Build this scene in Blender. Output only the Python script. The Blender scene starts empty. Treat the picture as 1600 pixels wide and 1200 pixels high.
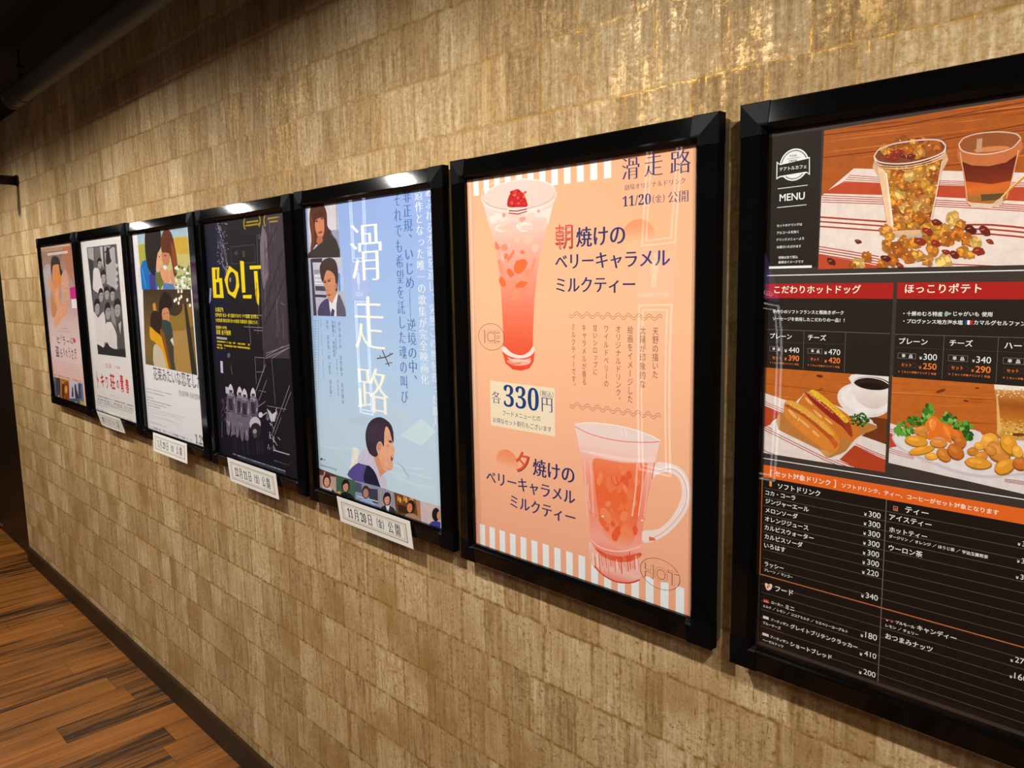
import bpy, math, random
from mathutils import Vector
SC = bpy.context.scene
# ------------------------------------------------------------------ camera, world, lights, exposure
EYE = 1.622                      # camera height; the camera stands at x = 0, y = 0
FPX, YAW, PITCH, ROLL = 1216.58, -0.802217, -0.134589, -0.018742
def cam_axes():
    f = Vector((math.sin(YAW)*math.cos(PITCH), math.cos(YAW)*math.cos(PITCH), math.sin(PITCH)))
    r = Vector((math.cos(YAW), -math.sin(YAW), 0)); u = r.cross(f)
    c, s = math.cos(ROLL), math.sin(ROLL)
    return c*r+s*u, -s*r+c*u, f
CR, CU, CF = cam_axes()
cd = bpy.data.cameras.new('camera'); co = bpy.data.objects.new('camera', cd); SC.collection.objects.link(co)
from mathutils import Matrix
M = Matrix((CR, CU, -CF)).transposed().to_4x4(); M.translation = (0, 0, EYE); co.matrix_world = M
cd.sensor_width = 36; cd.lens = FPX*36/1600; cd.clip_start = .01
SC.camera = co
wd = bpy.data.worlds.new('world'); SC.world = wd; wd.use_nodes = True
wd.node_tree.nodes['Background'].inputs[0].default_value = (1, .93, .85, 1)
wd.node_tree.nodes['Background'].inputs[1].default_value = .02
SC.view_settings.view_transform = 'Standard'; SC.view_settings.look = 'None'
SC.view_settings.gamma = 1; SC.view_settings.use_curve_mapping = False
SC.view_settings.exposure = 0.0
CEIL = EYE+.867
al = bpy.data.lights.new('ceiling_fill', 'AREA'); al.shape = 'RECTANGLE'; al.size, al.size_y = 6., .45; al.energy = 19; al.color = (1, .93, .84)  # added soft fill, no real fixture: lifts the lower wall and softens shadows
ao = bpy.data.objects.new('ceiling_fill', al); SC.collection.objects.link(ao); ao.location = (-1.5, -.72, CEIL-.01)
for i, x in enumerate((.45, -1.25, -2.95, -4.6, -6.3)):      # row of ceiling downlights along the corridor
    ld = bpy.data.lights.new('downlight', 'SPOT'); ld.energy = 102; ld.color = (1, .955, .89)
    ld.spot_size = math.radians(166); ld.spot_blend = .5; ld.shadow_soft_size = .035
    lo = bpy.data.objects.new('downlight', ld); SC.collection.objects.link(lo)
    lo.location = (x, -.02, CEIL-.012)
# ------------------------------------------------------------------ geometry of the place
WALL_Y, FRONT_Y, POSTER_Y = 1.035, 1.0, 1.008
X0, X1, BACK_Y = -9.0, 2.4, -1.05
def ray(px, py): return CF + CR*((px-800)/FPX) - CU*((py-600)/FPX)
def on_y(px, py, Y):
    """the point of the plane y = Y that was measured at this pixel"""
    d = ray(px, py); return d.x*Y/d.y, EYE + d.z*Y/d.y
# ------------------------------------------------------------------ materials
def lin(c):
    return tuple((v/255/12.92 if v/255 <= .04045 else ((v/255+.055)/1.055)**2.4) for v in c)
class NT:
    def __init__(s, name):
        s.m = bpy.data.materials.new(name); s.m.use_nodes = True; s.t = s.m.node_tree; s.t.nodes.clear()
        s.out = s.n('ShaderNodeOutputMaterial')
    def n(s, ty, **kw):
        x = s.t.nodes.new(ty)
        for k, v in kw.items(): setattr(x, k, v)
        return x
    def put(s, sock, v):
        if v is None: return
        if hasattr(v, 'is_output'): s.t.links.new(v, sock)
        else: sock.default_value = v if not (isinstance(v, tuple) and len(v) == 3 and sock.type == 'RGBA') else (*v, 1)
    def math(s, op, a, b=None, c=None):
        x = s.n('ShaderNodeMath', operation=op); s.put(x.inputs[0], a); s.put(x.inputs[1], b); s.put(x.inputs[2], c); return x.outputs[0]
    def mix(s, f, a, b, bt='MIX'):
        x = s.n('ShaderNodeMix', data_type='RGBA', blend_type=bt); s.put(x.inputs[0], f); s.put(x.inputs[6], a); s.put(x.inputs[7], b); return x.outputs[2]
    def comb(s, x=0., y=0., z=0.):
        c = s.n('ShaderNodeCombineXYZ'); s.put(c.inputs[0], x); s.put(c.inputs[1], y); s.put(c.inputs[2], z); return c.outputs[0]
    def noise(s, v, sc, det=3, ro=.55):
        x = s.n('ShaderNodeTexNoise'); s.put(x.inputs['Vector'], v); x.inputs['Scale'].default_value = sc
        x.inputs['Detail'].default_value = det; x.inputs['Roughness'].default_value = ro; return x.outputs[0]
    def white(s, v):
        x = s.n('ShaderNodeTexWhiteNoise', noise_dimensions='3D'); s.put(x.inputs['Vector'], v); return x.outputs[0]
    def ramp(s, f, a, b, lo=0., hi=1.):
        x = s.n('ShaderNodeMapRange'); s.put(x.inputs[0], f); x.inputs[1].default_value = a; x.inputs[2].default_value = b
        x.inputs[3].default_value = lo; x.inputs[4].default_value = hi; return x.outputs[0]
    def bsdf(s, col, rough=.5, metal=0., spec=.5, normal=None, coat=0.):
        b = s.n('ShaderNodeBsdfPrincipled'); s.put(b.inputs['Base Color'], col); s.put(b.inputs['Roughness'], rough)
        s.put(b.inputs['Metallic'], metal); s.put(b.inputs['Specular IOR Level'], spec); s.put(b.inputs['Coat Weight'], coat)
        b.inputs['Coat Roughness'].default_value = .12
        if normal is not None: s.put(b.inputs['Normal'], normal)
        s.t.links.new(b.outputs[0], s.out.inputs[0]); return b
    def bump(s, h, st, d):
        b = s.n('ShaderNodeBump'); b.inputs['Strength'].default_value = st; b.inputs['Distance'].default_value = d; s.put(b.inputs['Height'], h); return b.outputs[0]
def simple(name, col, rough=.5, metal=0., spec=.5, var=.06, sc=40):
    k = NT(name); tc = k.n('ShaderNodeTexCoord').outputs['Object']
    f = k.noise(tc, sc); c = lin(col)
    k.bsdf(k.mix(f, tuple(v*(1-var*2) for v in c), tuple(v*(1+var*2) for v in c)), rough, metal, spec); return k.m
MAT = {}
MAT['black'] = simple('black_glossy_plastic', (8, 7, 7), .065, 0, .22, .1)
MAT['cap'] = simple('black_scuffed_plastic', (9, 9, 11), .42, 0, .05, .1)
MAT['board'] = simple('black_backing_board', (22, 20, 19), .6)
MAT['tray'] = simple('bronze_grey_metal', (120, 112, 95), .4, .6)
MAT['brown'] = simple('dark_brown_paint', (48, 31, 10), .5, 0, .2, .12, 6)
MAT['door'] = simple('near_black_brown_laminate', (24, 15, 8), .4, 0, .25, .15, 5)
MAT['ceil'] = simple('matt_black_paint', (24, 20, 22), .8, 0, .2)
MAT['pipe'] = simple('dark_grey_painted_pipe', (50, 46, 43), .5, 0, .35, .1, 12)
MAT['steel'] = simple('brushed_steel', (190, 188, 182), .25, 1)
MAT['opp'] = simple('dark_brown_wall_paint', (22, 16, 13), .6, 0, .3)
MAT['card'] = simple('white_card', (232, 230, 224), .6, 0, .2, .02)
MAT['gold'] = simple('gold_ink_line', (176, 160, 118), .5, 0, .3, .05)
MAT['text'] = simple('black_ink', (26, 24, 26), .6, 0, .2)
def glow(name, col, st):
    k = NT(name); e = k.n('ShaderNodeEmission'); k.put(e.inputs[0], lin(col)); e.inputs[1].default_value = st
    k.t.links.new(e.outputs[0], k.out.inputs[0]); return k.m
def ink(name, grain):
    k = NT(name); a = k.n('ShaderNodeAttribute', attribute_name='ink').outputs['Color']
    if grain:
        tc = k.n('ShaderNodeTexCoord').outputs['Object']
        f = k.noise(tc, 90, 4, .7); a = k.mix(1., a, k.mix(f, (1-grain,)*3, (1+grain,)*3), 'MULTIPLY')
    k.bsdf(a, .55, 0, .15); return k.m
MAT['ink'] = ink('printed_ink', 0); MAT['photo'] = ink('printed_photo_ink', .22)
# acrylic cover: clear, with a mirror-like fresnel reflection
k = NT('clear_acrylic'); tr = k.n('ShaderNodeBsdfTransparent'); gl = k.n('ShaderNodeBsdfGlossy'); gl.inputs['Roughness'].default_value = .012
fr = k.n('ShaderNodeFresnel'); fr.inputs[0].default_value = 1.45
mx = k.n('ShaderNodeMixShader'); bf = k.n('ShaderNodeNewGeometry').outputs['Backfacing']; k.put(mx.inputs[0], k.math('MULTIPLY', fr.outputs[0], k.math('SUBTRACT', 1., bf))); k.put(mx.inputs[1], tr.outputs[0]); k.put(mx.inputs[2], gl.outputs[0]); k.t.links.new(mx.outputs[0], k.out.inputs[0]); MAT['acrylic'] = k.m
# wallpaper: rows of small blocks with vertical brush streaks and worn gold foil
k = NT('gold_flecked_wallpaper'); tc = k.n('ShaderNodeTexCoord').outputs['Object']
sx = k.n('ShaderNodeSeparateXYZ'); k.put(sx.inputs[0], tc); x, z = sx.outputs[0], sx.outputs[2]
wob = k.math('SUBTRACT', k.noise(tc, 22, 3), .5)
zz = k.math('DIVIDE', k.math('ADD', k.math('SUBTRACT', z, EYE+.645-.1192*30), k.math('MULTIPLY', wob, .008)), .1192)
row = k.math('FLOOR', zz); rf = k.math('FRACT', zz)
ro = k.white(k.comb(row, 3.7, 0.))
xx = k.math('ADD', k.math('DIVIDE', k.math('ADD', x, k.math('MULTIPLY', wob, .006)), .122), k.math('MULTIPLY', ro, .55))
cell = k.math('FLOOR', xx); cf = k.math('FRACT', xx)
w1 = k.white(k.comb(cell, row, 1.)); w2 = k.white(k.comb(cell, row, 7.))
split = k.ramp(w2, 0, 1, .25, 1.25)
side = k.math('GREATER_THAN', cf, split)
tone = k.white(k.comb(cell, row, k.math('ADD', side, 2.)))
big = k.noise(tc, 1.3, 2)
st1 = k.noise(k.comb(k.math('MULTIPLY', x, 1.), tone, k.math('MULTIPLY', z, .045)), 210, 4, .65)
st2 = k.noise(k.comb(x, tone, k.math('MULTIPLY', z, .16)), 70, 4, .6)
fine = k.noise(tc, 330, 3, .7)
rowd = k.math('MINIMUM', rf, k.math('SUBTRACT', 1., rf)); rowl = k.ramp(rowd, .0, .045, 1., 0.)
cold = k.math('MINIMUM', cf, k.math('SUBTRACT', 1., cf)); coll = k.ramp(cold, .0, .05, 1., 0.)
spl = k.ramp(k.math('ABSOLUTE', k.math('SUBTRACT', cf, split)), 0, .035, 1., 0.)
brk = k.ramp(k.noise(tc, 60, 3), .38, .62, .15, 1.)
edge = k.math('MULTIPLY', k.math('MAXIMUM', k.math('MAXIMUM', rowl, k.math('MULTIPLY', coll, .8)), k.math('MULTIPLY', spl, .6)), brk)
scr = k.noise(k.comb(k.math('MULTIPLY', x, .6), tone, k.math('MULTIPLY', z, .8)), 150, 5, .8)
dsh = k.noise(k.comb(x, tone, k.math('MULTIPLY', z, .1)), 260, 3, .6)
v = k.math('ADD', k.math('MULTIPLY', tone, .16), k.math('ADD', k.math('MULTIPLY', st1, .4), k.math('ADD', k.math('MULTIPLY', st2, .42), k.math('MULTIPLY', scr, .5))))
v = k.ramp(k.math('ADD', v, k.math('MULTIPLY', k.math('SUBTRACT', fine, .5), .3)), .56, 1.0, 0., 1.)
rp = k.n('ShaderNodeValToRGB'); k.put(rp.inputs[0], v); e = rp.color_ramp.elements
e[0].position = .0; e[0].color = (*lin((140, 110, 70)), 1); e[1].position = 1.; e[1].color = (*lin((230, 216, 188)), 1)
for ps, cl in ((.28, (170, 140, 98)), (.55, (194, 166, 124)), (.78, (214, 192, 154))): q = e.new(ps); q.color = (*lin(cl), 1)
c1 = k.mix(k.ramp(big, .35, .65), k.mix(1., rp.outputs[0], (1.0, .96, .89), 'MULTIPLY'), rp.outputs[0])
c1 = k.mix(k.math('MULTIPLY', edge, .7), c1, lin((112, 78, 36)))
crk = k.math('MAXIMUM', k.ramp(scr, .34, .42, 1., 0.), k.ramp(dsh, .3, .37, 1., 0.))
c1 = k.mix(k.math('MULTIPLY', crk, .6), c1, lin((116, 82, 38)))
fm = k.math('ADD', k.math('MULTIPLY', scr, .55), k.math('ADD', k.math('MULTIPLY', st2, .4), k.math('MULTIPLY', k.noise(tc, 7, 3), .6)))
foil = k.math('MAXIMUM', k.math('MULTIPLY', k.ramp(fm, .8, .9, 0., 1.), .6), k.math('MAXIMUM', k.math('MULTIPLY', edge, .95), k.math('MULTIPLY', crk, .8)))
hgt = k.math('SUBTRACT', k.math('ADD', k.math('MULTIPLY', st1, .35), k.math('MULTIPLY', scr, .7)), k.math('ADD', k.math('MULTIPLY', edge, .5), k.math('MULTIPLY', crk, .3)))
cc = k.mix(k.math('MULTIPLY', foil, .5), c1, lin((206, 160, 60)))
k.bsdf(cc, k.math('SUBTRACT', .7, k.math('MULTIPLY', foil, .42)), k.math('MULTIPLY', foil, .75), .2, k.bump(hgt, .42, .0014)); MAT['paper'] = k.m
# floor: vinyl planks running across the corridor
k = NT('wood_plank_floor'); tc = k.n('ShaderNodeTexCoord').outputs['Object']
sx = k.n('ShaderNodeSeparateXYZ'); k.put(sx.inputs[0], tc); x, y = sx.outputs[0], sx.outputs[1]
xx = k.math('DIVIDE', x, .136); pl = k.math('FLOOR', xx); pf = k.math('FRACT', xx)
yy = k.math('ADD', k.math('DIVIDE', y, .92), k.math('MULTIPLY', k.white(k.comb(pl, 5., 0.)), 1.)); seg = k.math('FLOOR', yy); yf = k.math('FRACT', yy)
t = k.white(k.comb(pl, seg, 0.))
g1 = k.noise(k.comb(x, k.math('MULTIPLY', y, .022), k.math('MULTIPLY', t, 9.)), 85, 6, .72)
g2 = k.noise(k.comb(x, k.math('MULTIPLY', y, .12), t), 13, 4, .6)
g3 = k.noise(k.comb(x, k.math('MULTIPLY', y, .016), t), 260, 4, .7)
f = k.ramp(k.math('ADD', k.math('ADD', k.math('ADD', k.math('MULTIPLY', g1, .85), k.math('MULTIPLY', g3, .35)), k.math('MULTIPLY', g2, .7)), k.math('MULTIPLY', t, .26)), .92, 1.27, 0., 1.)
c = k.mix(f, lin((44, 23, 11)), lin((172, 110, 42)))
c = k.mix(k.ramp(f, .35, .65), c, k.mix(f, lin((62, 32, 14)), lin((148, 90, 33))))
gap = k.math('MAXIMUM', k.ramp(k.math('MINIMUM', pf, k.math('SUBTRACT', 1., pf)), 0, .012, 1., 0.), k.ramp(k.math('MINIMUM', yf, k.math('SUBTRACT', 1., yf)), 0, .002, 1., 0.))
c = k.mix(k.math('MULTIPLY', gap, .75), c, lin((24, 12, 6)))
k.bsdf(c, k.ramp(g1, .3, .7, .28, .42), 0, .45, k.bump(k.math('SUBTRACT', g1, gap), .12, .001)); MAT['floor'] = k.m
# ------------------------------------------------------------------ mesh helpers
def obj(name, V, F, mat, parent=None, col=None, smooth=False):
    m = bpy.data.meshes.new(name); m.from_pydata([tuple(v) for v in V], [], F)
    for q in (mat if isinstance(mat, list) else [mat]): m.materials.append(MAT[q])
    if col is not None:
        a = m.color_attributes.new('ink', 'FLOAT_COLOR', 'CORNER'); a.data.foreach_set('color', [c for q in col for c in q])
    if smooth: m.polygons.foreach_set('use_smooth', [True]*len(m.polygons))
    o = bpy.data.objects.new(name, m); SC.collection.objects.link(o); o.parent = parent
    if parent is not None:
        b = parent.location.copy(); g = parent.parent
        if g is not None: b = b + g.location
        for v in m.vertices: v.co -= b
    return o
def empty(name, loc, label, cat, group=None):
    o = bpy.data.objects.new(name, None); SC.collection.objects.link(o); o.location = loc; tag(o, label, cat, group); return o
def tag(o, label, cat, group=None):
    o['label'] = label; o['category'] = cat
    if group: o['group'] = group
def struct(o): o['kind'] = 'structure'; return o
def boxm(x0, x1, y0, y1, z0, z1):
    V = [(x, y, z) for x in (x0, x1) for y in (y0, y1) for z in (z0, z1)]
    return V, [(0, 1, 3, 2), (4, 6, 7, 5), (0, 4, 5, 1), (2, 3, 7, 6), (0, 2, 6, 4), (1, 5, 7, 3)]
def box(name, b, mat, parent=None): V, F = boxm(*b); return obj(name, V, F, mat, parent)
def tube(name, p0, p1, r, mat, parent=None, n=28, cap=True, prof=None):
    p0, p1 = Vector(p0), Vector(p1); d = (p1-p0).normalized()
    a = d.orthogonal().normalized(); b = d.cross(a); V, F = [], []
    rings = prof or [(0, r), (1, r)]
    for t, rr in rings:
        c = p0.lerp(p1, t)
        V += [c+(a*math.cos(2*math.pi*i/n)+b*math.sin(2*math.pi*i/n))*rr for i in range(n)]
    for j in range(len(rings)-1):
        F += [(j*n+i, j*n+(i+1) % n, (j+1)*n+(i+1) % n, (j+1)*n+i) for i in range(n)]
    if cap: F += [tuple(range(n))[::-1], tuple(range((len(rings)-1)*n, len(rings)*n))]
    o = obj(name, V, F, mat, parent)
    for p in o.data.polygons: p.use_smooth = len(p.vertices) == 4
    return o
# ------------------------------------------------------------------ the corridor
END_X = -5.25
struct(box('wall_back', (END_X, X1, WALL_Y, WALL_Y+.12, 0, CEIL), 'paper'))
struct(box('wall_above', (X0, END_X, WALL_Y, WALL_Y+.12, 2.08, CEIL), 'paper'))
struct(box('wall_front', (X0, X1, BACK_Y-.1, BACK_Y, 0, CEIL), 'opp'))
struct(box('wall_left', (X0-.1, X0, BACK_Y-.1, WALL_Y+.12, 0, CEIL), 'opp'))
struct(box('wall_right', (X1, X1+.1, BACK_Y-.1, WALL_Y+.12, 0, CEIL), 'opp'))
struct(box('floor', (X0-.1, X1+.1, BACK_Y-.1, WALL_Y+.12, -.05, 0), 'floor'))
struct(box('ceiling', (X0-.1, X1+.1, BACK_Y-.1, WALL_Y+.12, CEIL, CEIL+.05), 'ceil'))
bb = obj('baseboard_back', *(lambda xa, xb: ([(xa, WALL_Y, 0), (xa, 1.02, 0), (xa, 1.02, .085), (xa, 1.024, .091), (xa, WALL_Y, .091), (xb, WALL_Y, 0), (xb, 1.02, 0), (xb, 1.02, .085), (xb, 1.024, .091), (xb, WALL_Y, .091)],
    [(0, 1, 2, 3, 4), (9, 8, 7, 6, 5), (0, 5, 6, 1), (1, 6, 7, 2), (2, 7, 8, 3), (3, 8, 9, 4), (4, 9, 5, 0)]))(END_X, X1), 'brown'); struct(bb)
# dark door beyond the end of the papered wall
dr = struct(box('door_1', (X0, END_X, 1.052, 1.10, 0, 2.08), 'door'))
box('kick_strip', (-6.9, -6.05, 1.046, 1.052, .028, .05), 'steel', dr)
_gc = {}
def _text_curve(s):
    c = bpy.data.curves.new('g', 'FONT'); c.body = s
    o = bpy.data.objects.new('g', c); SC.collection.objects.link(o)
    cu = o.to_curve(bpy.context.evaluated_depsgraph_get())
    loops = []
    for sp in cu.splines:
        bp = sp.bezier_points; n = len(bp); pts = []
        for i in range(n):
            a, b = bp[i], bp[(i+1) % n]
            p0, p1, p2, p3 = a.co, a.handle_right, b.handle_left, b.co
            d = (p3-p0).length
            flat = ((p1-p0).cross(p3-p0)).length + ((p2-p0).cross(p3-p0)).length < 1e-4*max(d, 1e-3)
            m = 1 if flat else 4
            for k in range(m):
                t = k/m; u = 1-t
                q = p0*u**3 + p1*3*u*u*t + p2*3*u*t*t + p3*t**3
                if not pts or (q.x-pts[-1][0])**2+(q.y-pts[-1][1])**2 > 1e-7: pts.append((q.x, q.y))
        if len(pts) > 2: loops.append(pts)
    bpy.data.objects.remove(o); bpy.data.curves.remove(c)
    return loops
def _area(p): return .5*sum(p[i-1][0]*p[i][1]-p[i][0]*p[i-1][1] for i in range(len(p)))
def _fill(loops):
    n = bpy.data.curves.new('c', 'CURVE'); n.dimensions = '2D'; n.fill_mode = 'BOTH'
    for L in loops:
        q = n.splines.new('POLY'); q.points.add(len(L)-1)
        for a, b in zip(q.points, L): a.co = (b[0], b[1], 0, 1)
        q.use_cyclic_u = True
    o = bpy.data.objects.new('c', n); SC.collection.objects.link(o)
    m = bpy.data.meshes.new_from_object(o.evaluated_get(bpy.context.evaluated_depsgraph_get()))
    V = [(v.co.x, v.co.y) for v in m.vertices]; F = [tuple(p.vertices) for p in m.polygons]
    bpy.data.objects.remove(o); bpy.data.curves.remove(n); bpy.data.meshes.remove(m)
    return V, F
STY = {'sans': (0, 0), 'bold': (.016, .012), 'black': (.03, .025), 'mincho': (.007, -.017), 'song': (.013, -.012), 'gyo': (.024, .002), 'thin': (-.013, -.016), 'brush': (.012, .004)}
def glyph(s, style='sans'):
    """one filled outline (verts, faces) of a string; style fattens or thins the strokes"""
    k = (s, style)
    if k in _gc: return _gc[k]
    ax, ay = STY[style]; V, F = [], []
    loops = _text_curve(s)
    groups = [loops]
    def off(L, sg, ax, ay):
        out = []; n = len(L)
        for i in range(n):
            a, b, c = L[i-1], L[i], L[(i+1) % n]
            def nr(p, q):
                dx, dy = q[0]-p[0], q[1]-p[1]; l = math.hypot(dx, dy) or 1
                return dy/l*sg, -dx/l*sg
            n1, n2 = nr(a, b), nr(b, c)
            d = 1+n1[0]*n2[0]+n1[1]*n2[1]; d = max(d, .7)
            out.append((b[0]+ax*(n1[0]+n2[0])/d, b[1]+ay*(n1[1]+n2[1])/d))
        return out
    sg = 1 if max((_area(L) for L in loops), key=abs, default=1) > 0 else -1
    best = None
    for tr in range(8):
        f = 1-.06*tr; r = random.Random(tr)
        LL = [off(L, sg, ax*f, ay*f) for L in loops]
        if tr: LL = [[(x+r.uniform(-1, 1)*4e-4, y+r.uniform(-1, 1)*4e-4) for x, y in L] for L in LL]
        want = abs(sum(_area(L) for L in LL))
        V, F = _fill(LL)
        got = sum(abs(_area([V[i] for i in q])) for q in F)
        err = abs(got-want)/max(want, 1e-6)
        if best is None or err < best[0]: best = (err, V, F)
        if err < .02: break
    if best[0] > .1: print('glyph', s, style, 'err', round(best[0], 3))
    _gc[k] = best[1:]
    return _gc[k]
# ------------------------------------------------------------------ snap frames
RAIL, CAPL = .039, .044
PROF = [(0, 1.016), (0, 1.0008), (.0012, .9995), (.029, .9945), (.032, .9945), (.0345, .9965), (.039, 1.0015), (.039, 1.0078)]
def frame_xy(x0, x1, z0, z1, side, u, t):
    """point on a rail: t along it, u inwards from the outer edge"""
    if side == 't': return x0+t, z1-u
    if side == 'b': return x0+t, z0+u
    if side == 'l': return x0+u, z0+t
    return x1-u, z0+t
def make_frame(x0, x1, z0, z1, root):
    L = {'t': x1-x0, 'b': x1-x0, 'l': z1-z0, 'r': z1-z0}
    for s in 'tblr':
        V, F, n = [], [], len(PROF)
        for t in (CAPL, L[s]-CAPL):
            for u, Y in PROF:
                x, z = frame_xy(x0, x1, z0, z1, s, u, t); V.append((x, Y, z))
        F = [(i, i+1, n+i+1, n+i) for i in range(n-1)] + [(n-1, 0, n, 2*n-1)]
        obj('rail', V, F, 'black', root)
    E = .0007                                     # corner caps stand a hair proud of the rails
    for sx in (0, 1):
        for sz in (0, 1):
            V, F, n = [], [], len(PROF)
            def P(a, b): return ((x0-E+a) if sx == 0 else (x1+E-a), (z0-E+b) if sz == 0 else (z1+E-b))
            for u, Y in PROF:
                y = Y-(E if u < .0385 else 0) if Y < 1.01 else Y
                for a, b in ((CAPL, u), (u, u), (u, CAPL)):
                    x, z = P(a, b); V.append((x, y, z))
            for i in range(n-1):
                for j in (0, 1): F.append((3*i+j, 3*i+j+1, 3*i+j+4, 3*i+j+3))
            F += [tuple(3*i for i in range(n)), tuple(3*i+2 for i in range(n))]
            obj('corner_cap', V, F, 'cap', root)
    box('backing_board', (x0+.014, x1-.014, 1.0086, 1.0155, z0+.014, z1-.014), 'board', root)
    box('mounting_tray', (x0+.004, x1-.004, 1.016, WALL_Y-.0005, z0+.006, z1-.006), 'tray', root)
def make_cover(x0, x1, z0, z1, root, bow=None, nx=30):
    """2 mm clear acrylic sheet held under the rails; it bows slightly"""
    xa, xb, za, zb = x0+.036, x1-.036, z0+.036, z1-.036; nz = 30; V, F = [], []
    for k, y in enumerate((1.0025, 1.0042)):
        for j in range(nz+1):
            for i in range(nx+1):
                x, z = xa+(xb-xa)*i/nx, za+(zb-za)*j/nz
                V.append((x, y-(bow(i/nx, j/nz) if bow else 0), z))
    N = (nx+1)*(nz+1)
    for k in (0, 1):
        for j in range(nz):
            for i in range(nx):
                a = k*N+j*(nx+1)+i; q = (a, a+1, a+nx+2, a+nx+1); F.append(q if k == 0 else q[::-1])
    return obj('cover_sheet', V, F, 'acrylic', root, smooth=True)
FR = [(-4.274, -3.661, .2280, -.5595), (-3.648, -3.045, .2263, -.5597), (-3.033, -2.433, .2220, -.5632), (-2.414, -1.826, .2223, -.5633),
      (-1.806, -1.220, .2233, -.5664), (-1.195, -.606, .2266, -.5718), (-.573, .018, .2285, -.5784)]
FR = [(a, b, EYE+d, EYE+c) for a, b, c, d in FR]      # x0, x1, z0, z1
LAB = ['leftmost framed film poster, pink, of a girl with folded hands',
 'framed white film poster with a black and white group photo and a red hand-lettered title',
 'framed white film poster of a couple in two stacked colour photos',
 'framed near-black film poster with the huge yellow word BOLT above workers in silver suits',
 'framed pale blue film poster with tall cream characters and a shouting boy in profile',
 'framed orange poster advertising two berry drinks, a tall ice glass and a hot mug',
 'framed dark brown cafe menu at the right edge with popcorn, hot dog and potato photos']
CAT = ['film poster']*5+['drink poster', 'menu board']
NM = ['film_poster']*5+['drink_poster', 'menu_board']
ROOT = []
def bow7(u, v):                      # the left edge leans in, the rest lies flat
    d = u*.52; q = min(max(d-.04, 0), .03)
    return .088*(1-.55*max(0, (v-.6)/.3)**2-.22*max(0, (.6-v)/.6)**2)*(min(d, .04)+q-q*q/.06)
for i, (x0, x1, z0, z1) in enumerate(FR):
    r = empty(NM[i], ((x0+x1)/2, WALL_Y, z0), LAB[i], CAT[i], 'framed film posters in the corridor row' if i < 5 else None)
    ROOT.append(r); make_frame(x0, x1, z0, z1, r)
# ------------------------------------------------------------------ printed art
def crom(P, n):
    out = []; m = len(P)
    for i in range(m):
        a, b, c, d = P[i-1], P[i], P[(i+1) % m], P[(i+2) % m]
        for k in range(n):
            t = k/n
            out.append(tuple(.5*(2*b[j]+(c[j]-a[j])*t+(2*a[j]-5*b[j]+4*c[j]-d[j])*t*t+(3*b[j]-a[j]-3*c[j]+d[j])*t**3) for j in (0, 1)))
    return out
def half(P, ax, ay, c):
    """keep the part of polygon P with ax*x + ay*y <= c"""
    out = []
    for i in range(len(P)):
        p, q = P[i-1], P[i]; dp, dq = ax*p[0]+ay*p[1]-c, ax*q[0]+ay*q[1]-c
        if (dp <= 0) != (dq <= 0):
            t = dp/(dp-dq); out.append((p[0]+(q[0]-p[0])*t, p[1]+(q[1]-p[1])*t))
        if dq <= 0: out.append(q)
    return out
def mixc(a, b, t): return tuple(u+(v-u)*t for u, v in zip(a, b))
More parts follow.
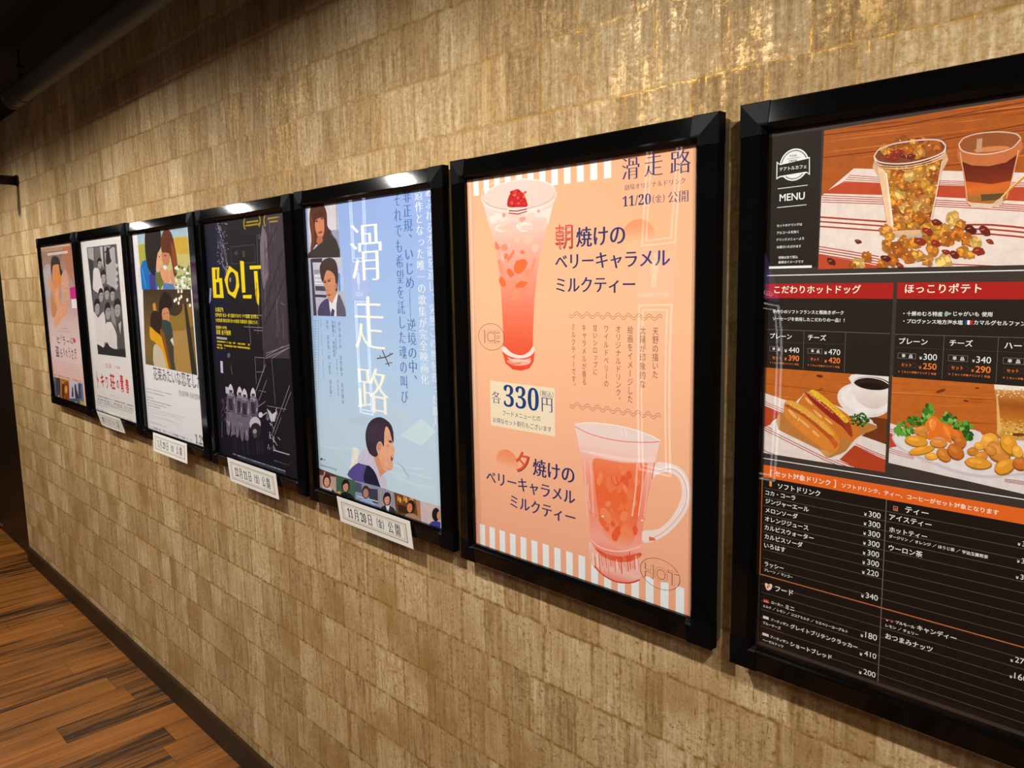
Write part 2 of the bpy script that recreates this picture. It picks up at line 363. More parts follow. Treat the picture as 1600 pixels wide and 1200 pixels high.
class Art:
    def __init__(s, i, paper, grad=None):
        s.Y = POSTER_Y; s.lay = 0; s.BB = []; s.root = ROOT[i]; s.ox, s.oy, s.sc = 0, 0, 1; s.clip = None
        x0, x1, z0, z1 = FR[i]; s.R = (x0+.03, x1-.03, z0+.03, z1-.03); s.sheet = None
        s.new(); a, b, c, d = s.R
        s.pl([(a, d), (b, d), (b, c), (a, c)], paper, grad=grad); s.end('printed_sheet', 'ink', s.root)
    def new(s): s.V, s.F, s.C, s.I = [], [], [], []
    def end(s, name, mat='ink', parent=None, gap=.011):
        """make what was printed since the last call into one part for each patch that stands apart"""
        if s.sheet is None: s.sheet = obj(name, s.V, s.F, mat, parent, s.C); s.new(); return
        ids = sorted(set(s.I)); up = {i: i for i in ids}
        def root(i):
            while up[i] != i: up[i] = up[up[i]]; i = up[i]
            return i
        bb = {i: s.BB[i-1] for i in ids}; order = sorted(ids, key=lambda i: bb[i][0])
        for n, i in enumerate(order):
            a = bb[i]
            for j in order[n+1:]:
                b = bb[j]
                if b[0] > a[1]+gap: break
                if b[2] < a[3]+gap and b[3] > a[2]-gap: up[root(i)] = root(j)
        G = {}
        k = 0
        for f, i in zip(s.F, s.I):
            V, F, C = G.setdefault(root(i), ([], [], [])); b = len(V); V += [s.V[q] for q in f]; F.append(tuple(range(b, b+len(f)))); C += s.C[k:k+len(f)]; k += len(f)
        for V, F, C in G.values(): obj(name, V, F, mat, s.sheet, C)
        s.new()
    def fr(s, ox, oy, sc): s.ox, s.oy, s.sc = ox, oy, sc
    def p(s, x, y): return on_y(s.ox+x/s.sc, s.oy+y/s.sc, s.Y)
    def m(s, x, y):                                 # metres per unit here, measured upright
        return abs(s.p(x, y+1)[1]-s.p(x, y-1)[1])/2
    def face(s, P, col):
        y = s.Y-5e-6*s.lay; b = len(s.V); s.V += [(q[0], y, q[1]) for q in P]
        s.F.append(tuple(range(b, b+len(P)))); s.I.append(len(s.BB))
        cl = col if isinstance(col, list) else [col]*len(P)
        for c in cl: s.C.append((*lin(c), 1))
    def over(s, P):
        """ink goes on top of whatever is already printed there, each pass a few microns thick"""
        x0, x1, z0, z1 = min(q[0] for q in P), max(q[0] for q in P), min(q[1] for q in P), max(q[1] for q in P)
        s.lay = 1+max((b[4] for b in s.BB if b[0] < x1 and b[1] > x0 and b[2] < z1 and b[3] > z0), default=0)
        s.BB.append((x0, x1, z0, z1, s.lay)); s.top = max(getattr(s, 'top', 0), s.lay)
    def pl(s, P, col, grad=None, lay=True):
        if s.clip:
            for (a, b, c) in s.clip:
                P = half(P, a, b, c)
                if len(P) < 3: return
        if len(P) < 3: return
        if lay: s.over(P)
        if not grad: s.face(P, col); return
        z1 = max(q[1] for q in P); z0 = min(q[1] for q in P); n = 22
        def cat(z):
            t = (z1-z)/max(z1-z0, 1e-9)*(len(grad)-1); k = min(int(t), len(grad)-2); return mixc(grad[k], grad[k+1], max(0, min(1, t-k)))
        for k in range(n):
            za, zb = z1-(z1-z0)*k/n, z1-(z1-z0)*(k+1)/n
            Q = half(half(P, 0, 1, za), 0, -1, -zb)
            if len(Q) > 2: s.face(Q, [cat(q[1]) for q in Q])
    def poly(s, pts, col, sm=0, grad=None):
        P = [s.p(*q) for q in pts]
        s.pl(crom(P, sm) if sm else P, col, grad)
    def rect(s, x0, y0, x1, y1, col, grad=None):
        (a, d), (b, c) = s.p(x0, y0), s.p(x1, y1); s.pl([(a, d), (b, d), (b, c), (a, c)], col, grad)
    def ell(s, cx, cy, rx, ry, col, rot=0, grad=None, n=28, a0=0, a1=360, jit=0):
        c, si = math.cos(math.radians(rot)), math.sin(math.radians(rot)); P = []
        k = n if a1-a0 >= 360 else n+1
        for i in range(k):
            t = math.radians(a0+(a1-a0)*i/n); j = 1+(random.uniform(-jit, jit) if jit else 0)
            u, v = rx*math.cos(t)*j, ry*math.sin(t)*j; P.append(s.p(cx+u*c-v*si, cy+u*si+v*c))
        s.pl(P, col, grad)
    def circ(s, cx, cy, r, col, grad=None, rx=1., n=40, hw=0):      # a circle on the sheet; hw is its measured half width
        x, z = s.p(cx, cy); R = r*s.m(cx, cy)
        if hw: rx = (s.p(cx+hw, cy)[0]-s.p(cx-hw, cy)[0])/2/R
        s.pl([(x+R*rx*math.cos(6.2832*i/n), z+R*math.sin(6.2832*i/n)) for i in range(n)], col, grad)
    def ring(s, cx, cy, r, w, col, rx=1., n=48, hw=0):
        x, z = s.p(cx, cy); R = r*s.m(cx, cy); rx = (s.p(cx+hw, cy)[0]-s.p(cx-hw, cy)[0])/2/R if hw else rx; W = w*s.m(cx, cy); s.over([(x-R*rx, z-R), (x+R*rx, z+R)])
        for i in range(n):
            a, b = 6.2832*i/n, 6.2832*(i+1)/n
            s.face([(x+q*rx*math.cos(t), z+q*math.sin(t)) for q, t in ((R, a), (R, b), (R-W, b), (R-W, a))], col)
    def line(s, pts, w, col, sm=0):
        P = [s.p(*q) for q in pts]
        if sm:
            Q = []
            for i in range(len(P)-1):
                a, b, c, d = P[max(i-1, 0)], P[i], P[i+1], P[min(i+2, len(P)-1)]
                for k in range(sm):
                    t = k/sm; Q.append(tuple(.5*(2*b[j]+(c[j]-a[j])*t+(2*a[j]-5*b[j]+4*c[j]-d[j])*t*t+(3*b[j]-a[j]-3*c[j]+d[j])*t**3) for j in (0, 1)))
            P = Q+[P[-1]]
        W = w*s.m(*pts[0])/2; s.over([(q[0]+e*W, q[1]+e*W) for q in P for e in (-1, 1)])
        P = [q for i, q in enumerate(P) if i == 0 or math.hypot(q[0]-P[i-1][0], q[1]-P[i-1][1]) > 1e-6]
        if len(P) < 2: return
        N = []
        for i in range(len(P)-1):
            (a, b), (c, d) = P[i], P[i+1]; l = math.hypot(c-a, d-b); N.append((-(d-b)/l, (c-a)/l))
        L, Rr = [], []
        for i, q in enumerate(P):
            n1, n2 = N[max(i-1, 0)], N[min(i, len(N)-1)]; k = max(1+n1[0]*n2[0]+n1[1]*n2[1], .5)
            ox, oy = (n1[0]+n2[0])/k*W, (n1[1]+n2[1])/k*W
            L.append((q[0]+ox, q[1]+oy)); Rr.append((q[0]-ox, q[1]-oy))
        for i in range(len(P)-1): s.pl([L[i], L[i+1], Rr[i+1], Rr[i]], col, lay=False)
    def box(s, x0, y0, x1, y1, w, col):
        (a, d), (b, c) = s.p(x0, y0), s.p(x1, y1); W = w*s.m(x0, y0); s.over([(a, c), (b, d)])
        for r in ((a, b, d-W, d), (a, b, c, c+W), (a, a+W, c+W, d-W), (b-W, b, c+W, d-W)):
            s.pl([(r[0], r[3]), (r[1], r[3]), (r[1], r[2]), (r[0], r[2])], col, lay=False)
    def setclip(s, *pts):
        """only draw inside this convex outline (corner points of a printed photo)"""
        if not pts: s.clip = None; return
        P = [s.p(*q) for q in pts]; sg = 1 if _area(P) > 0 else -1; s.clip = []
        for i in range(len(P)):
            a, b = P[i-1], P[i]; nx, ny = (b[1]-a[1])*sg, -(b[0]-a[0])*sg; s.clip.append((nx, ny, nx*a[0]+ny*a[1]))
    def glyphs(s, G, col):
        s.over([fx(q) for V, F, fx in G for q in V]); y = s.Y-5e-6*s.lay
        for (V, F, fx) in G:
            b = len(s.V); s.V += [(q[0], y, q[1]) for q in map(fx, V)]
            for f in F:
                s.F.append(tuple(b+i for i in f)); s.I.append(len(s.BB)); s.C += [(*lin(col), 1)]*len(f)
    def T(s, txt, x0, y0, x1, y1, col, style='sans', gap=0., fit=0, asp=1.):
        """a row of lettering filling the box from its top left to its bottom right"""
        G, x = [], 0.; run = ''
        def flush():
            nonlocal x, run
            if not run.strip(): x += .3*len(run); run = ''; return
            V, F = glyph(run, style); G.append((V, F, x)); x += max(v[0] for v in V)+.06; run = ''
        for ch in txt:
            if 0x2fff < ord(ch) < 0x1d000 or ch in '―・￥／［］（）、。！':
                flush()
                if ch != '　':
                    V, F = glyph(ch, style); G.append((V, F, x))
                x += 1+gap
            elif ch == ' ': flush(); x += .35
            else: run += ch
        flush()
        A = [(v[0]+dx, v[1]) for V, F, dx in G for v in V]
        ax, bx, ay, by = min(a[0] for a in A), max(a[0] for a in A), min(a[1] for a in A), max(a[1] for a in A)
        (l, t), (r, b) = s.p(x0, y0), s.p(x1, y1); kx, ky = (r-l)/(bx-ax), (t-b)/(by-ay)
        if not fit: ky = kx*asp; b = (t+b)/2-ky*(by-ay)/2
        s.glyphs([(V, F, (lambda q, dx=dx: (l+(q[0]+dx-ax)*kx, b+(q[1]-ay)*ky))) for V, F, dx in G], col)
    def Vt(s, txt, x0, y0, x1, y1, col, style='sans'):
        """a column of lettering, read downwards, in the box"""
        (l, t), (r, b) = s.p(x0, y0), s.p(x1, y1); h = (t-b)/len(txt); w = r-l; G = []
        for i, ch in enumerate(txt):
            if ch == '　': continue
            V, F = glyph(ch, style); top = t-h*i
            if ch in 'ー―「」（）': V = [(.5+(q[1]-.38), .38-(q[0]-.5)) for q in V]
            if ch in '、。': V = [(q[0]+.55, q[1]+.55) for q in V]
            if ch in 'ャュョッァィゥェォっゃゅょ': V = [(q[0]+.1, q[1]+.08) for q in V]
            G.append((V, F, lambda q, top=top: (l+q[0]*w, top-h*(.88-q[1]))))
        s.glyphs(G, col)
    def dash(s, x0, y0, x1, y1, h, col, seed=0, fill=.72):
        """a row of print too small to read: uneven little marks"""
        r = random.Random(seed+int(x0*7+y0*13)); t = 0.
        (a, za), (b, zb) = s.p(x0, y0), s.p(x1, y1); z = (za+zb)/2; H = h*s.m(x0, y0); L = b-a; x = a; s.over([(a, z-H), (b, z+H)])
        while x < b:
            w = H*r.uniform(.5, .95)
            if r.random() < fill:
                hh = H*r.uniform(.75, 1)
                for q in range(2):
                    s.pl([(x, z-hh*q*.55), (min(x+w, b), z-hh*q*.55), (min(x+w, b), z-hh*(q*.55+.3)), (x, z-hh*(q*.55+.3))], col, lay=False)
                s.pl([(x+w*1.02, z), (x+w*1.18, z), (x+w*1.18, z-hh), (x+w*1.02, z-hh)], col, lay=False)
            x += w*1.25
    def wood(s, x0, y0, x1, y1, seed, cols, n=70, slope=0., wmax=.5):
        r = random.Random(seed)
        for i in range(n):
            x, y = r.uniform(x0-20, x1), r.uniform(y0, y1); L = r.uniform(.08, wmax)*(x1-x0); h = r.uniform(.6, 4.2)
            s.poly([(x, y), (x+L*.4, y-h+slope*L*.4), (x+L, y+slope*L), (x+L*.5, y+h+slope*L*.5)], cols[r.randrange(len(cols))], sm=3)
random.seed(4)
# ================================================================== orange drinks poster
OR, NAVY, WH, RED, BRN = (247, 187, 147), (42, 48, 104), (236, 240, 240), (226, 84, 48), (128, 84, 58)
A = Art(5, OR, [(243, 180, 138), (249, 192, 150), (245, 184, 146), (240, 172, 138)])
A.fr(700, 160, 3.529); A.line([(122, 432), (133, 800), (156, 1820)], 1, OR)
xa, zt = A.p(151, 300); xb, _ = A.p(880, 300); zb = A.p(880, 418)[1]
for i in range(12):
    x = xa+(xb-xa)*i/11; A.pl([(x-.0075, A.R[3]), (x+.0075, A.R[3]), (x+.0075, zb), (x-.0075, zb)], WH)
A.fr(700, 700, 3.5556); xa, zt = A.p(190, 424); xb = A.p(1289, 800)[0]
for i in range(17):
    x = xa+(xb-xa)*i/16; A.pl([(x-.0078, zt), (x+.0078, zt), (x+.0078, A.R[2]), (x-.0078, A.R[2])], WH)
A.end('stripe_pattern')
A.fr(700, 160, 3.529); A.line([(120, 425), (133, 900), (151, 1750)], 5, WH)
A.circ(1047, 738, 93, (0, 0, 0), hw=91, grad=[(244, 150, 104), (246, 164, 120), (249, 190, 148), (249, 191, 149)])
A.fr(700, 700, 3.5556); A.circ(327, 82, 72, (0, 0, 0), hw=60, grad=[(238, 142, 98), (241, 154, 112), (244, 178, 140), (244, 182, 146)])
A.end('sun_discs')
# tall glass
A.fr(700, 160, 3.529)
gb = [(188, 535), (215, 640), (255, 770), (280, 900), (293, 1050), (300, 1180), (304, 1260), (306, 1320), (300, 1380), (318, 1440), (358, 1473), (405, 1480), (450, 1466), (472, 1430), (478, 1380), (468, 1330), (470, 1240), (476, 1100), (490, 960), (515, 810), (552, 660), (590, 530)]
A.poly(gb, 0, grad=[(238, 214, 204), (238, 206, 194), (246, 178, 158), (246, 160, 136), (244, 140, 112), (240, 118, 84), (236, 96, 62), (228, 78, 52)])
A.ell(393, 512, 206, 88, (240, 224, 216), rot=-7)
A.ell(393, 514, 198, 81, (233, 207, 196), rot=-7)
A.setclip((215, 600), (575, 580), (500, 900), (300, 1100), (250, 760))
r = random.Random(3)
for i in range(26): A.ell(r.uniform(215, 570), r.uniform(560, 700), r.uniform(14, 60), r.uniform(8, 26), r.choice([(242, 220, 210), (240, 206, 192), (246, 226, 216), (238, 196, 180)]), jit=.15)
A.clip = None
for (x, y, w, h, ro, c) in [(270, 792, 12, 26, -20, 0), (312, 800, 20, 22, 20, 1), (345, 850, 9, 40, 30, 0), (320, 850, 14, 18, 0, 0), (410, 825, 14, 12, 0, 0), (400, 905, 32, 46, 25, 2), (345, 940, 15, 26, -30, 2), (290, 905, 12, 46, -20, 1), (300, 990, 16, 34, -15, 2), (405, 1005, 34, 18, -20, 2), (470, 900, 8, 40, 15, 1), (380, 760, 14, 16, 0, 3), (440, 760, 30, 26, 0, 3), (350, 1010, 12, 30, 25, 1), (440, 940, 16, 26, 10, 1), (335, 790, 10, 10, 0, 3), (480, 800, 20, 24, 20, 3), (300, 850, 8, 24, -10, 3), (375, 1060, 20, 30, 10, 1), (450, 1040, 10, 34, 10, 1)]:
    A.ell(x, y, w, h, [(236, 128, 92), (246, 150, 112), (238, 112, 58), (250, 196, 172)][c], rot=ro, n=9, jit=.2)
A.line([(202, 500), (196, 540), (240, 572), (310, 588), (400, 590), (500, 570), (570, 535), (594, 490), (584, 470)], 3, (196, 150, 140), sm=5)
A.line([(190, 500), (186, 540), (230, 580), (310, 600), (400, 603), (500, 582), (580, 545), (600, 495)], 4, (246, 236, 230), sm=5)
A.line([(186, 505), (200, 470), (260, 440), (330, 424), (420, 420), (510, 430), (580, 455)], 3, (247, 238, 232), sm=5)
rb = [(330, 575), (330, 535), (345, 500), (362, 485), (385, 478), (402, 490), (420, 510), (434, 545), (437, 574), (385, 578)]
A.poly(rb, (196, 34, 32), sm=3)
r = random.Random(8)
for i in range(34):
    x, y = r.uniform(340, 428), r.uniform(490, 568); A.ell(x, y, 8, 7, r.choice([(214, 52, 44), (176, 24, 26), (205, 40, 38), (226, 92, 80)]), n=8)
A.line([(336, 597), (380, 599), (436, 587)], 7, (160, 30, 50)); A.line([(335, 610), (385, 616), (436, 600)], 6, (172, 40, 58))
A.line([(330, 590), (385, 592), (440, 580)], 5, (248, 238, 232))
for x, y, w in [(308, 622, 12), (405, 648, 12), (420, 640, 10), (500, 600, 9)]: A.ell(x, y, w, w*1.1, (240, 160, 138), n=8, jit=.2)
A.poly([(300, 1370), (310, 1345), (350, 1380), (405, 1395), (450, 1372), (470, 1342), (476, 1372), (450, 1400), (400, 1412), (340, 1400)], (244, 226, 220), sm=3)
A.poly([(325, 1425), (370, 1412), (420, 1418), (455, 1410), (450, 1440), (400, 1452), (350, 1445)], (246, 176, 150), sm=3)
A.line([(330, 1408), (370, 1425), (420, 1424), (450, 1432)], 5, (250, 226, 212), sm=4); A.line([(318, 1398), (350, 1440), (400, 1436)], 4, (226, 84, 60), sm=4)
A.end('tall_glass_picture', 'ink')
# mug, measured on another crop
A.fr(880, 640, 4.138)
A.poly([(600, 345), (660, 345), (740, 365), (800, 430), (822, 520), (815, 610), (770, 700), (690, 790), (600, 845), (520, 858), (512, 790), (560, 780), (620, 770), (690, 710), (745, 620), (768, 540), (755, 460), (710, 415), (650, 405), (590, 432), (575, 465)], (240, 222, 216), sm=3)
A.line([(620, 395), (700, 385), (765, 430), (798, 520), (790, 610), (740, 700), (650, 790), (570, 835)], 5, (226, 168, 156), sm=5)
A.line([(640, 375), (720, 375), (780, 430), (808, 520), (800, 600)], 8, (248, 238, 234), sm=5)
A.poly([(555, 820), (590, 830), (600, 845), (555, 850)], (228, 106, 70))
mg = [(72, 102), (90, 180), (105, 260), (120, 350), (135, 470), (150, 560), (165, 650), (172, 760), (175, 850), (205, 900), (255, 950), (330, 980), (420, 985), (480, 965), (500, 930), (510, 800), (525, 700), (545, 580), (575, 450), (600, 330), (625, 205)]
A.poly(mg, 0, grad=[(240, 214, 206), (242, 206, 196), (244, 170, 150), (243, 152, 128), (240, 140, 112), (242, 150, 130), (244, 168, 152), (236, 126, 96)])
A.poly([(72, 100), (110, 85), (250, 90), (400, 112), (560, 165), (628, 205), (590, 212), (420, 210), (300, 190), (170, 150)], (236, 214, 208), sm=3)
A.poly([(195, 320), (300, 330), (400, 345), (520, 345), (545, 360), (515, 480), (495, 600), (480, 720), (455, 850), (400, 905), (330, 880), (270, 800), (235, 700), (215, 580), (200, 440)], 0, sm=3, grad=[(242, 138, 100), (240, 118, 72), (236, 104, 58), (238, 112, 62), (242, 136, 96), (246, 168, 146)])
r = random.Random(5)
for i in range(40): A.ell(r.uniform(230, 480), r.uniform(380, 800), r.uniform(8, 30), r.uniform(20, 60), r.choice([(238, 108, 56), (244, 138, 92), (240, 124, 76), (232, 96, 52)]), rot=r.uniform(-25, 25), n=9, jit=.2)
for x, w in ((135, 14), (175, 10), (480, 12), (520, 10), (555, 8)): A.line([(x, 330), (x+(12 if x < 300 else -12), 520), (x+(22 if x < 300 else -34), 690)], w, (248, 186, 166), sm=4)
A.line([(310, 420), (320, 470), (350, 490), (390, 440)], 6, (220, 84, 46), sm=4); A.line([(340, 430), (350, 480)], 6, (222, 90, 50))
A.poly([(105, 262), (190, 290), (300, 318), (420, 335), (545, 340), (590, 335), (585, 300), (480, 315), (350, 300), (220, 275)], (246, 214, 204), sm=3)
A.poly([(205, 890), (280, 935), (380, 950), (500, 925), (495, 955), (420, 985), (330, 980), (250, 945)], (224, 88, 48), sm=2)
A.line([(178, 840), (240, 890), (330, 915), (420, 910), (500, 885)], 9, (248, 200, 186), sm=4)
A.line([(165, 660), (280, 710), (400, 722), (530, 705)], 4, (234, 128, 98), sm=4)
ft = [(172, 850), (205, 905), (260, 955), (340, 985), (430, 985), (495, 960), (500, 1040), (495, 1100), (450, 1122), (370, 1122), (300, 1100), (230, 1050), (185, 1000), (165, 930)]
A.poly(ft, 0, sm=2, grad=[(244, 206, 194), (240, 180, 164), (242, 190, 176), (232, 128, 108)])
for i in range(22):
    x = 190+i*14; y = 925+abs(10-i)*-3+45; A.line([(x, y+r.uniform(-30, 10)), (x+8, y+r.uniform(50, 110))], r.uniform(4, 9), r.choice([(216, 82, 62), (248, 224, 216), (234, 140, 118), (228, 104, 80)]))
A.line([(200, 1010), (260, 1070), (340, 1112), (430, 1120), (495, 1100)], 8, (206, 54, 36), sm=4)
A.line([(75, 108), (160, 152), (290, 190), (420, 208), (560, 212), (622, 206)], 6, (236, 128, 116), sm=4)
A.line([(76, 100), (150, 84), (300, 96), (440, 124), (560, 165), (625, 200)], 5, (250, 240, 236), sm=4)
A.line([(400, 130), (412, 180)], 6, (250, 242, 240)); A.line([(375, 125), (380, 175)], 5, (250, 242, 240))
A.line([(160, 480), (160, 560), (172, 640)], 5, (250, 228, 220)); A.line([(590, 345), (575, 450)], 6, (224, 96, 70)); A.ell(255, 690, 7, 5, (255, 250, 245)); A.ell(510, 716, 6, 6, (255, 250, 245))
A.end('mug_picture', 'ink')
A.fr(700, 460, 3.5556); A.rect(233, 478, 595, 790, (240, 224, 194)); A.end('price_box')
A.fr(700, 160, 3.529)
for t, a, b, c, d in [('滑', 958, 312, 1055, 418), ('走', 1083, 290, 1185, 398), ('路', 1225, 272, 1340, 384)]: A.T(t, a, b, c, d, NAVY, 'mincho', fit=1)
A.T('劇場オリジナルドリンク', 973, 457, 1308, 445, NAVY, 'mincho', .04)
A.T('𝟏𝟏/𝟐𝟎', 963, 518, 1118, 560, NAVY); A.T('（金）', 1128, 514, 1194, 548, NAVY, 'mincho'); A.T('公開', 1213, 500, 1325, 541, NAVY, 'mincho')
A.T('朝', 594, 690, 689, 797, (96, 60, 60), 'sans'); A.T('朝', 590, 684, 685, 792, (252, 236, 220), 'bold'); A.T('朝', 590, 684, 685, 792, RED, 'sans')
A.T('焼けの', 705, 702, 977, 772, NAVY, 'gyo'); A.T('ベリーキャラメル', 590, 842, 1225, 903, NAVY, 'gyo'); A.T('ミルクティー', 595, 966, 1032, 1050, NAVY, 'gyo')
A.fr(700, 460, 3.5556)
A.T('各', 243, 537, 293, 608, NAVY, 'mincho'); A.T('𝟑𝟑𝟎', 308, 517, 505, 632, (24, 62, 126)); A.T('（税込）', 512, 541, 585, 567, NAVY, 'sans'); A.T('円', 520, 580, 580, 650, (24, 62, 126), 'mincho')
A.T('フードメニューとの', 303, 650, 513, 700, NAVY, 'sans'); A.T('お得なセット割引もございます', 250, 684, 575, 763, NAVY, 'sans')
for cx, col in ((0, BRN), (0, BRN)): pass
for (xa, ya, xb, yb) in ((672, 112, 1190, 128), (676, 612, 1183, 678)):
    for o in (-6, 8): A.line([(xa+(xb-xa)*i/90, ya+(yb-ya)*i/90+o+11*math.sin(i/90*6.2832*9)) for i in range(91)], 2.2, BRN)
for t, x0, y0, x1, y1 in [('天野の描いた', 1135, 180, 1169, 470), ('太陽が印象的な', 1065, 175, 1098, 524), ('絵画をイメージした', 996, 172, 1028, 607), ('オリジナルドリンク。', 930, 170, 962, 612), ('ワイルドベリーの', 865, 168, 893, 519), ('甘いシロップに', 804, 166, 831, 452), ('キャラメルが香る', 742, 163, 770, 507), ('ミルクティーです。', 684, 160, 711, 532)]:
    A.Vt(t, x0, y0, x1, y1, (118, 76, 52), 'sans')
A.fr(700, 700, 3.5556)
A.T('夕', 378, 30, 456, 134, (96, 60, 60), 'sans'); A.T('夕', 374, 26, 452, 130, (252, 236, 220), 'bold'); A.T('夕', 374, 26, 452, 130, RED, 'bold')
A.T('焼けの', 470, 70, 703, 190, NAVY, 'gyo'); A.T('ベリーキャラメル', 212, 140, 707, 300, NAVY, 'gyo'); A.T('ミルクティー', 345, 275, 708, 412, NAVY, 'gyo')
A.Vt('※画像はイメージです', 152, 265, 163, 480, BRN, 'sans')
A.end('lettering')
LINE = (132, 84, 62)
A.fr(700, 460, 3.5556); A.ring(240, 236, 75, 2.6, LINE, hw=73)
for tx, st, cl in (('ICE', 'black', LINE), ('ICE', 'sans', OR)): A.T(tx, 195, 200, 290, 272, cl, st)
A.fr(700, 700, 3.5556); A.ring(1176, 700, 84, 2.6, LINE, hw=112)
for tx, st, cl in (('HOT', 'black', LINE), ('HOT', 'sans', (243, 180, 146))): A.T(tx, 1085, 655, 1280, 752, cl, st)
A.end('badge_outlines')
make_cover(*FR[5], ROOT[5], lambda u, v: .0016*math.sin(math.pi*u)*math.sin(math.pi*v))
# ================================================================== cafe menu board
BG, PAN, CRM, ORG, GRL = (62, 52, 46), (38, 29, 23), (252, 238, 216), (238, 128, 52), (116, 100, 88)
W1 = [(150, 72, 22), (196, 108, 38), (176, 92, 30), (132, 60, 18), (208, 122, 48)]
A = Art(6, BG)
# --- logo panel
A.fr(1140, 80, 3.428)
A.rect(213, 462, 470, 1156, PAN); A.rect(210, 1153, 440, 1160, WH); A.end('logo_panel')
A.circ(345, 608, 86, WH, rx=.98); A.circ(345, 608, 78, PAN, rx=.98); A.circ(345, 608, 73, WH, rx=.98)
x, z = A.p(345, 608); R = 82*A.m(345, 608)
for i in range(60):
    a = i*6.2832/60; A.pl([(x+R*q*math.cos(a+e), z+R*q*math.sin(a+e)) for q, e in ((.93, -.02), (1.0, -.02), (1.0, .02), (.93, .02))], WH)
A.poly([(252, 590), (268, 604), (430, 566), (430, 664), (414, 652), (268, 676), (250, 688)], WH)
A.poly([(257, 600), (270, 610), (425, 574), (425, 655), (412, 645), (268, 669), (255, 678)], PAN)
A.T('FOOD', 322, 552, 360, 568, PAN, 'bold'); A.T('DRINK', 318, 580, 364, 594, PAN, 'bold'); A.line([(308, 578), (378, 568)], 2, PAN)
A.end('logo_emblem')
A.T('テアトルカフェ', 268, 616, 412, 634, WH, 'bold'); A.line([(258, 737), (418, 717)], 3.4, WH); A.line([(254, 838), (412, 822)], 3.4, WH); A.T('MENU', 268, 770, 402, 790, WH, 'bold')
for t, a, b, c, d in [('セットのドリンクは', 253, 926, 388, 936), ('アルコールを除く', 253, 966, 370, 974), ('ドリンクメニューより', 253, 1003, 398, 1010), ('お選びいただけます', 253, 1043, 383, 1051), ('価格は全て税込', 262, 1098, 365, 1109), ('画像はイメージです', 262, 1124, 396, 1133)]: A.T(t, a, b, c, d, WH, 'bold')
A.end('logo_lettering')
# --- popcorn photo
r = random.Random(11)
A.setclip((507, 415), (1577, 250), (1760, 220), (1760, 1140), (1577, 1145), (475, 1168))
A.poly([(470, 1200), (500, 380), (1780, 200), (1780, 1200)], (172, 88, 28)); A.wood(480, 250, 1700, 680, 2, W1, 95, -.12, .45)
for y in (420, 540): A.line([(500, y+30), (900, y-20), (1300, y-95), (1700, y-170)], 4, (98, 44, 14), sm=3)
CL, RD = (232, 216, 206), (190, 74, 42)
A.poly([(665, 628), (1760, 655), (1760, 1200), (470, 1200), (475, 790)], CL)
A.poly([(608, 700), (900, 712), (1760, 735), (1760, 815), (1500, 800), (1000, 775), (497, 762)], RD)
for k in range(4):
    A.line([(640-10*k, 664+11*k), (900, 682+10*k), (1300, 700+9*k), (1760, 706+8*k)], 3.4, (176, 70, 44), sm=3)
    A.line([(494, 772+12*k), (800, 785+11*k), (1200, 802+11*k), (1760, 838+10*k)], 4, (176, 66, 40), sm=3)
for y, w in ((888, 9), (912, 8), (938, 8)): A.line([(480, y), (830, y+25), (1150, y+45), (1400, y+42), (1760, y+80)], w, (168, 60, 36), sm=3)
for k in range(4): A.line([(478, 1046+14*k), (640, 1072+14*k), (800, 1100+14*k)], 5, (170, 60, 36), sm=3)
A.poly([(474, 1090), (640, 1118), (800, 1150), (800, 1200), (470, 1200)], RD)
A.line([(1180, 1140), (1400, 1150), (1600, 1165)], 6, (170, 60, 36))
PC = [(214, 136, 44), (230, 164, 62), (202, 116, 34), (222, 150, 70), (190, 102, 30), (240, 192, 104), (226, 158, 50)]; NU = [(112, 34, 22), (140, 46, 28), (86, 26, 18)]
def pop(cx, cy, q):
    q *= 1.14; c = r.choice(PC); A.ell(cx, cy, q, q*.9, tuple(int(v*.8) for v in c), rot=r.uniform(0, 90), n=14, jit=.26)
    for i in range(8):
        f = r.choice((.72, .84, .93, 1.03, 1.12)); A.ell(cx+r.uniform(-.6, .6)*q, cy+r.uniform(-.55, .55)*q, q*r.uniform(.2, .45), q*r.uniform(.16, .36), tuple(min(255, int(v*f)) for v in c), rot=r.uniform(0, 90), n=10, jit=.32)
    A.ell(cx-q*.25, cy-q*.3, q*.14, q*.08, (244, 206, 130), n=7, jit=.3)
def nut(cx, cy, q): q *= .86; A.ell(cx, cy, q*1.2, q*.7, r.choice(NU), rot=r.uniform(-40, 40), n=12, jit=.14); A.ell(cx-q*.3, cy-q*.2, q*.4, q*.12, (196, 110, 84), rot=-15, n=8)
A.poly([(880, 955), (1000, 975), (1090, 950), (1150, 985), (1000, 1010), (860, 990)], (196, 172, 158), sm=3)
cup = [(778, 575), (800, 680), (825, 800), (845, 950), (880, 978), (960, 985), (1040, 975), (1078, 945), (1090, 830), (1130, 660), (1158, 530)]
A.poly(cup, (222, 178, 140), sm=2)
sv = A.clip; A.setclip((790, 600), (850, 960), (1074, 950), (1145, 560), (960, 590))
A.poly([(785, 560), (845, 965), (1080, 960), (1160, 520)], (150, 82, 26))
for y in range(590, 990, 44):
    for x in range(830, 1140, 46): pop(x+r.uniform(-18, 18), y+r.uniform(-15, 15), r.uniform(26, 36))
A.clip = sv
A.poly([(790, 610), (835, 640), (865, 800), (880, 960), (850, 955), (825, 800)], (236, 196, 156)); A.poly([(835, 650), (845, 655), (880, 930), (868, 935)], (246, 224, 198)); A.line([(1140, 590), (1110, 760), (1080, 900)], 5, (244, 224, 204))
A.ell(968, 545, 196, 62, (126, 66, 36), rot=-10)
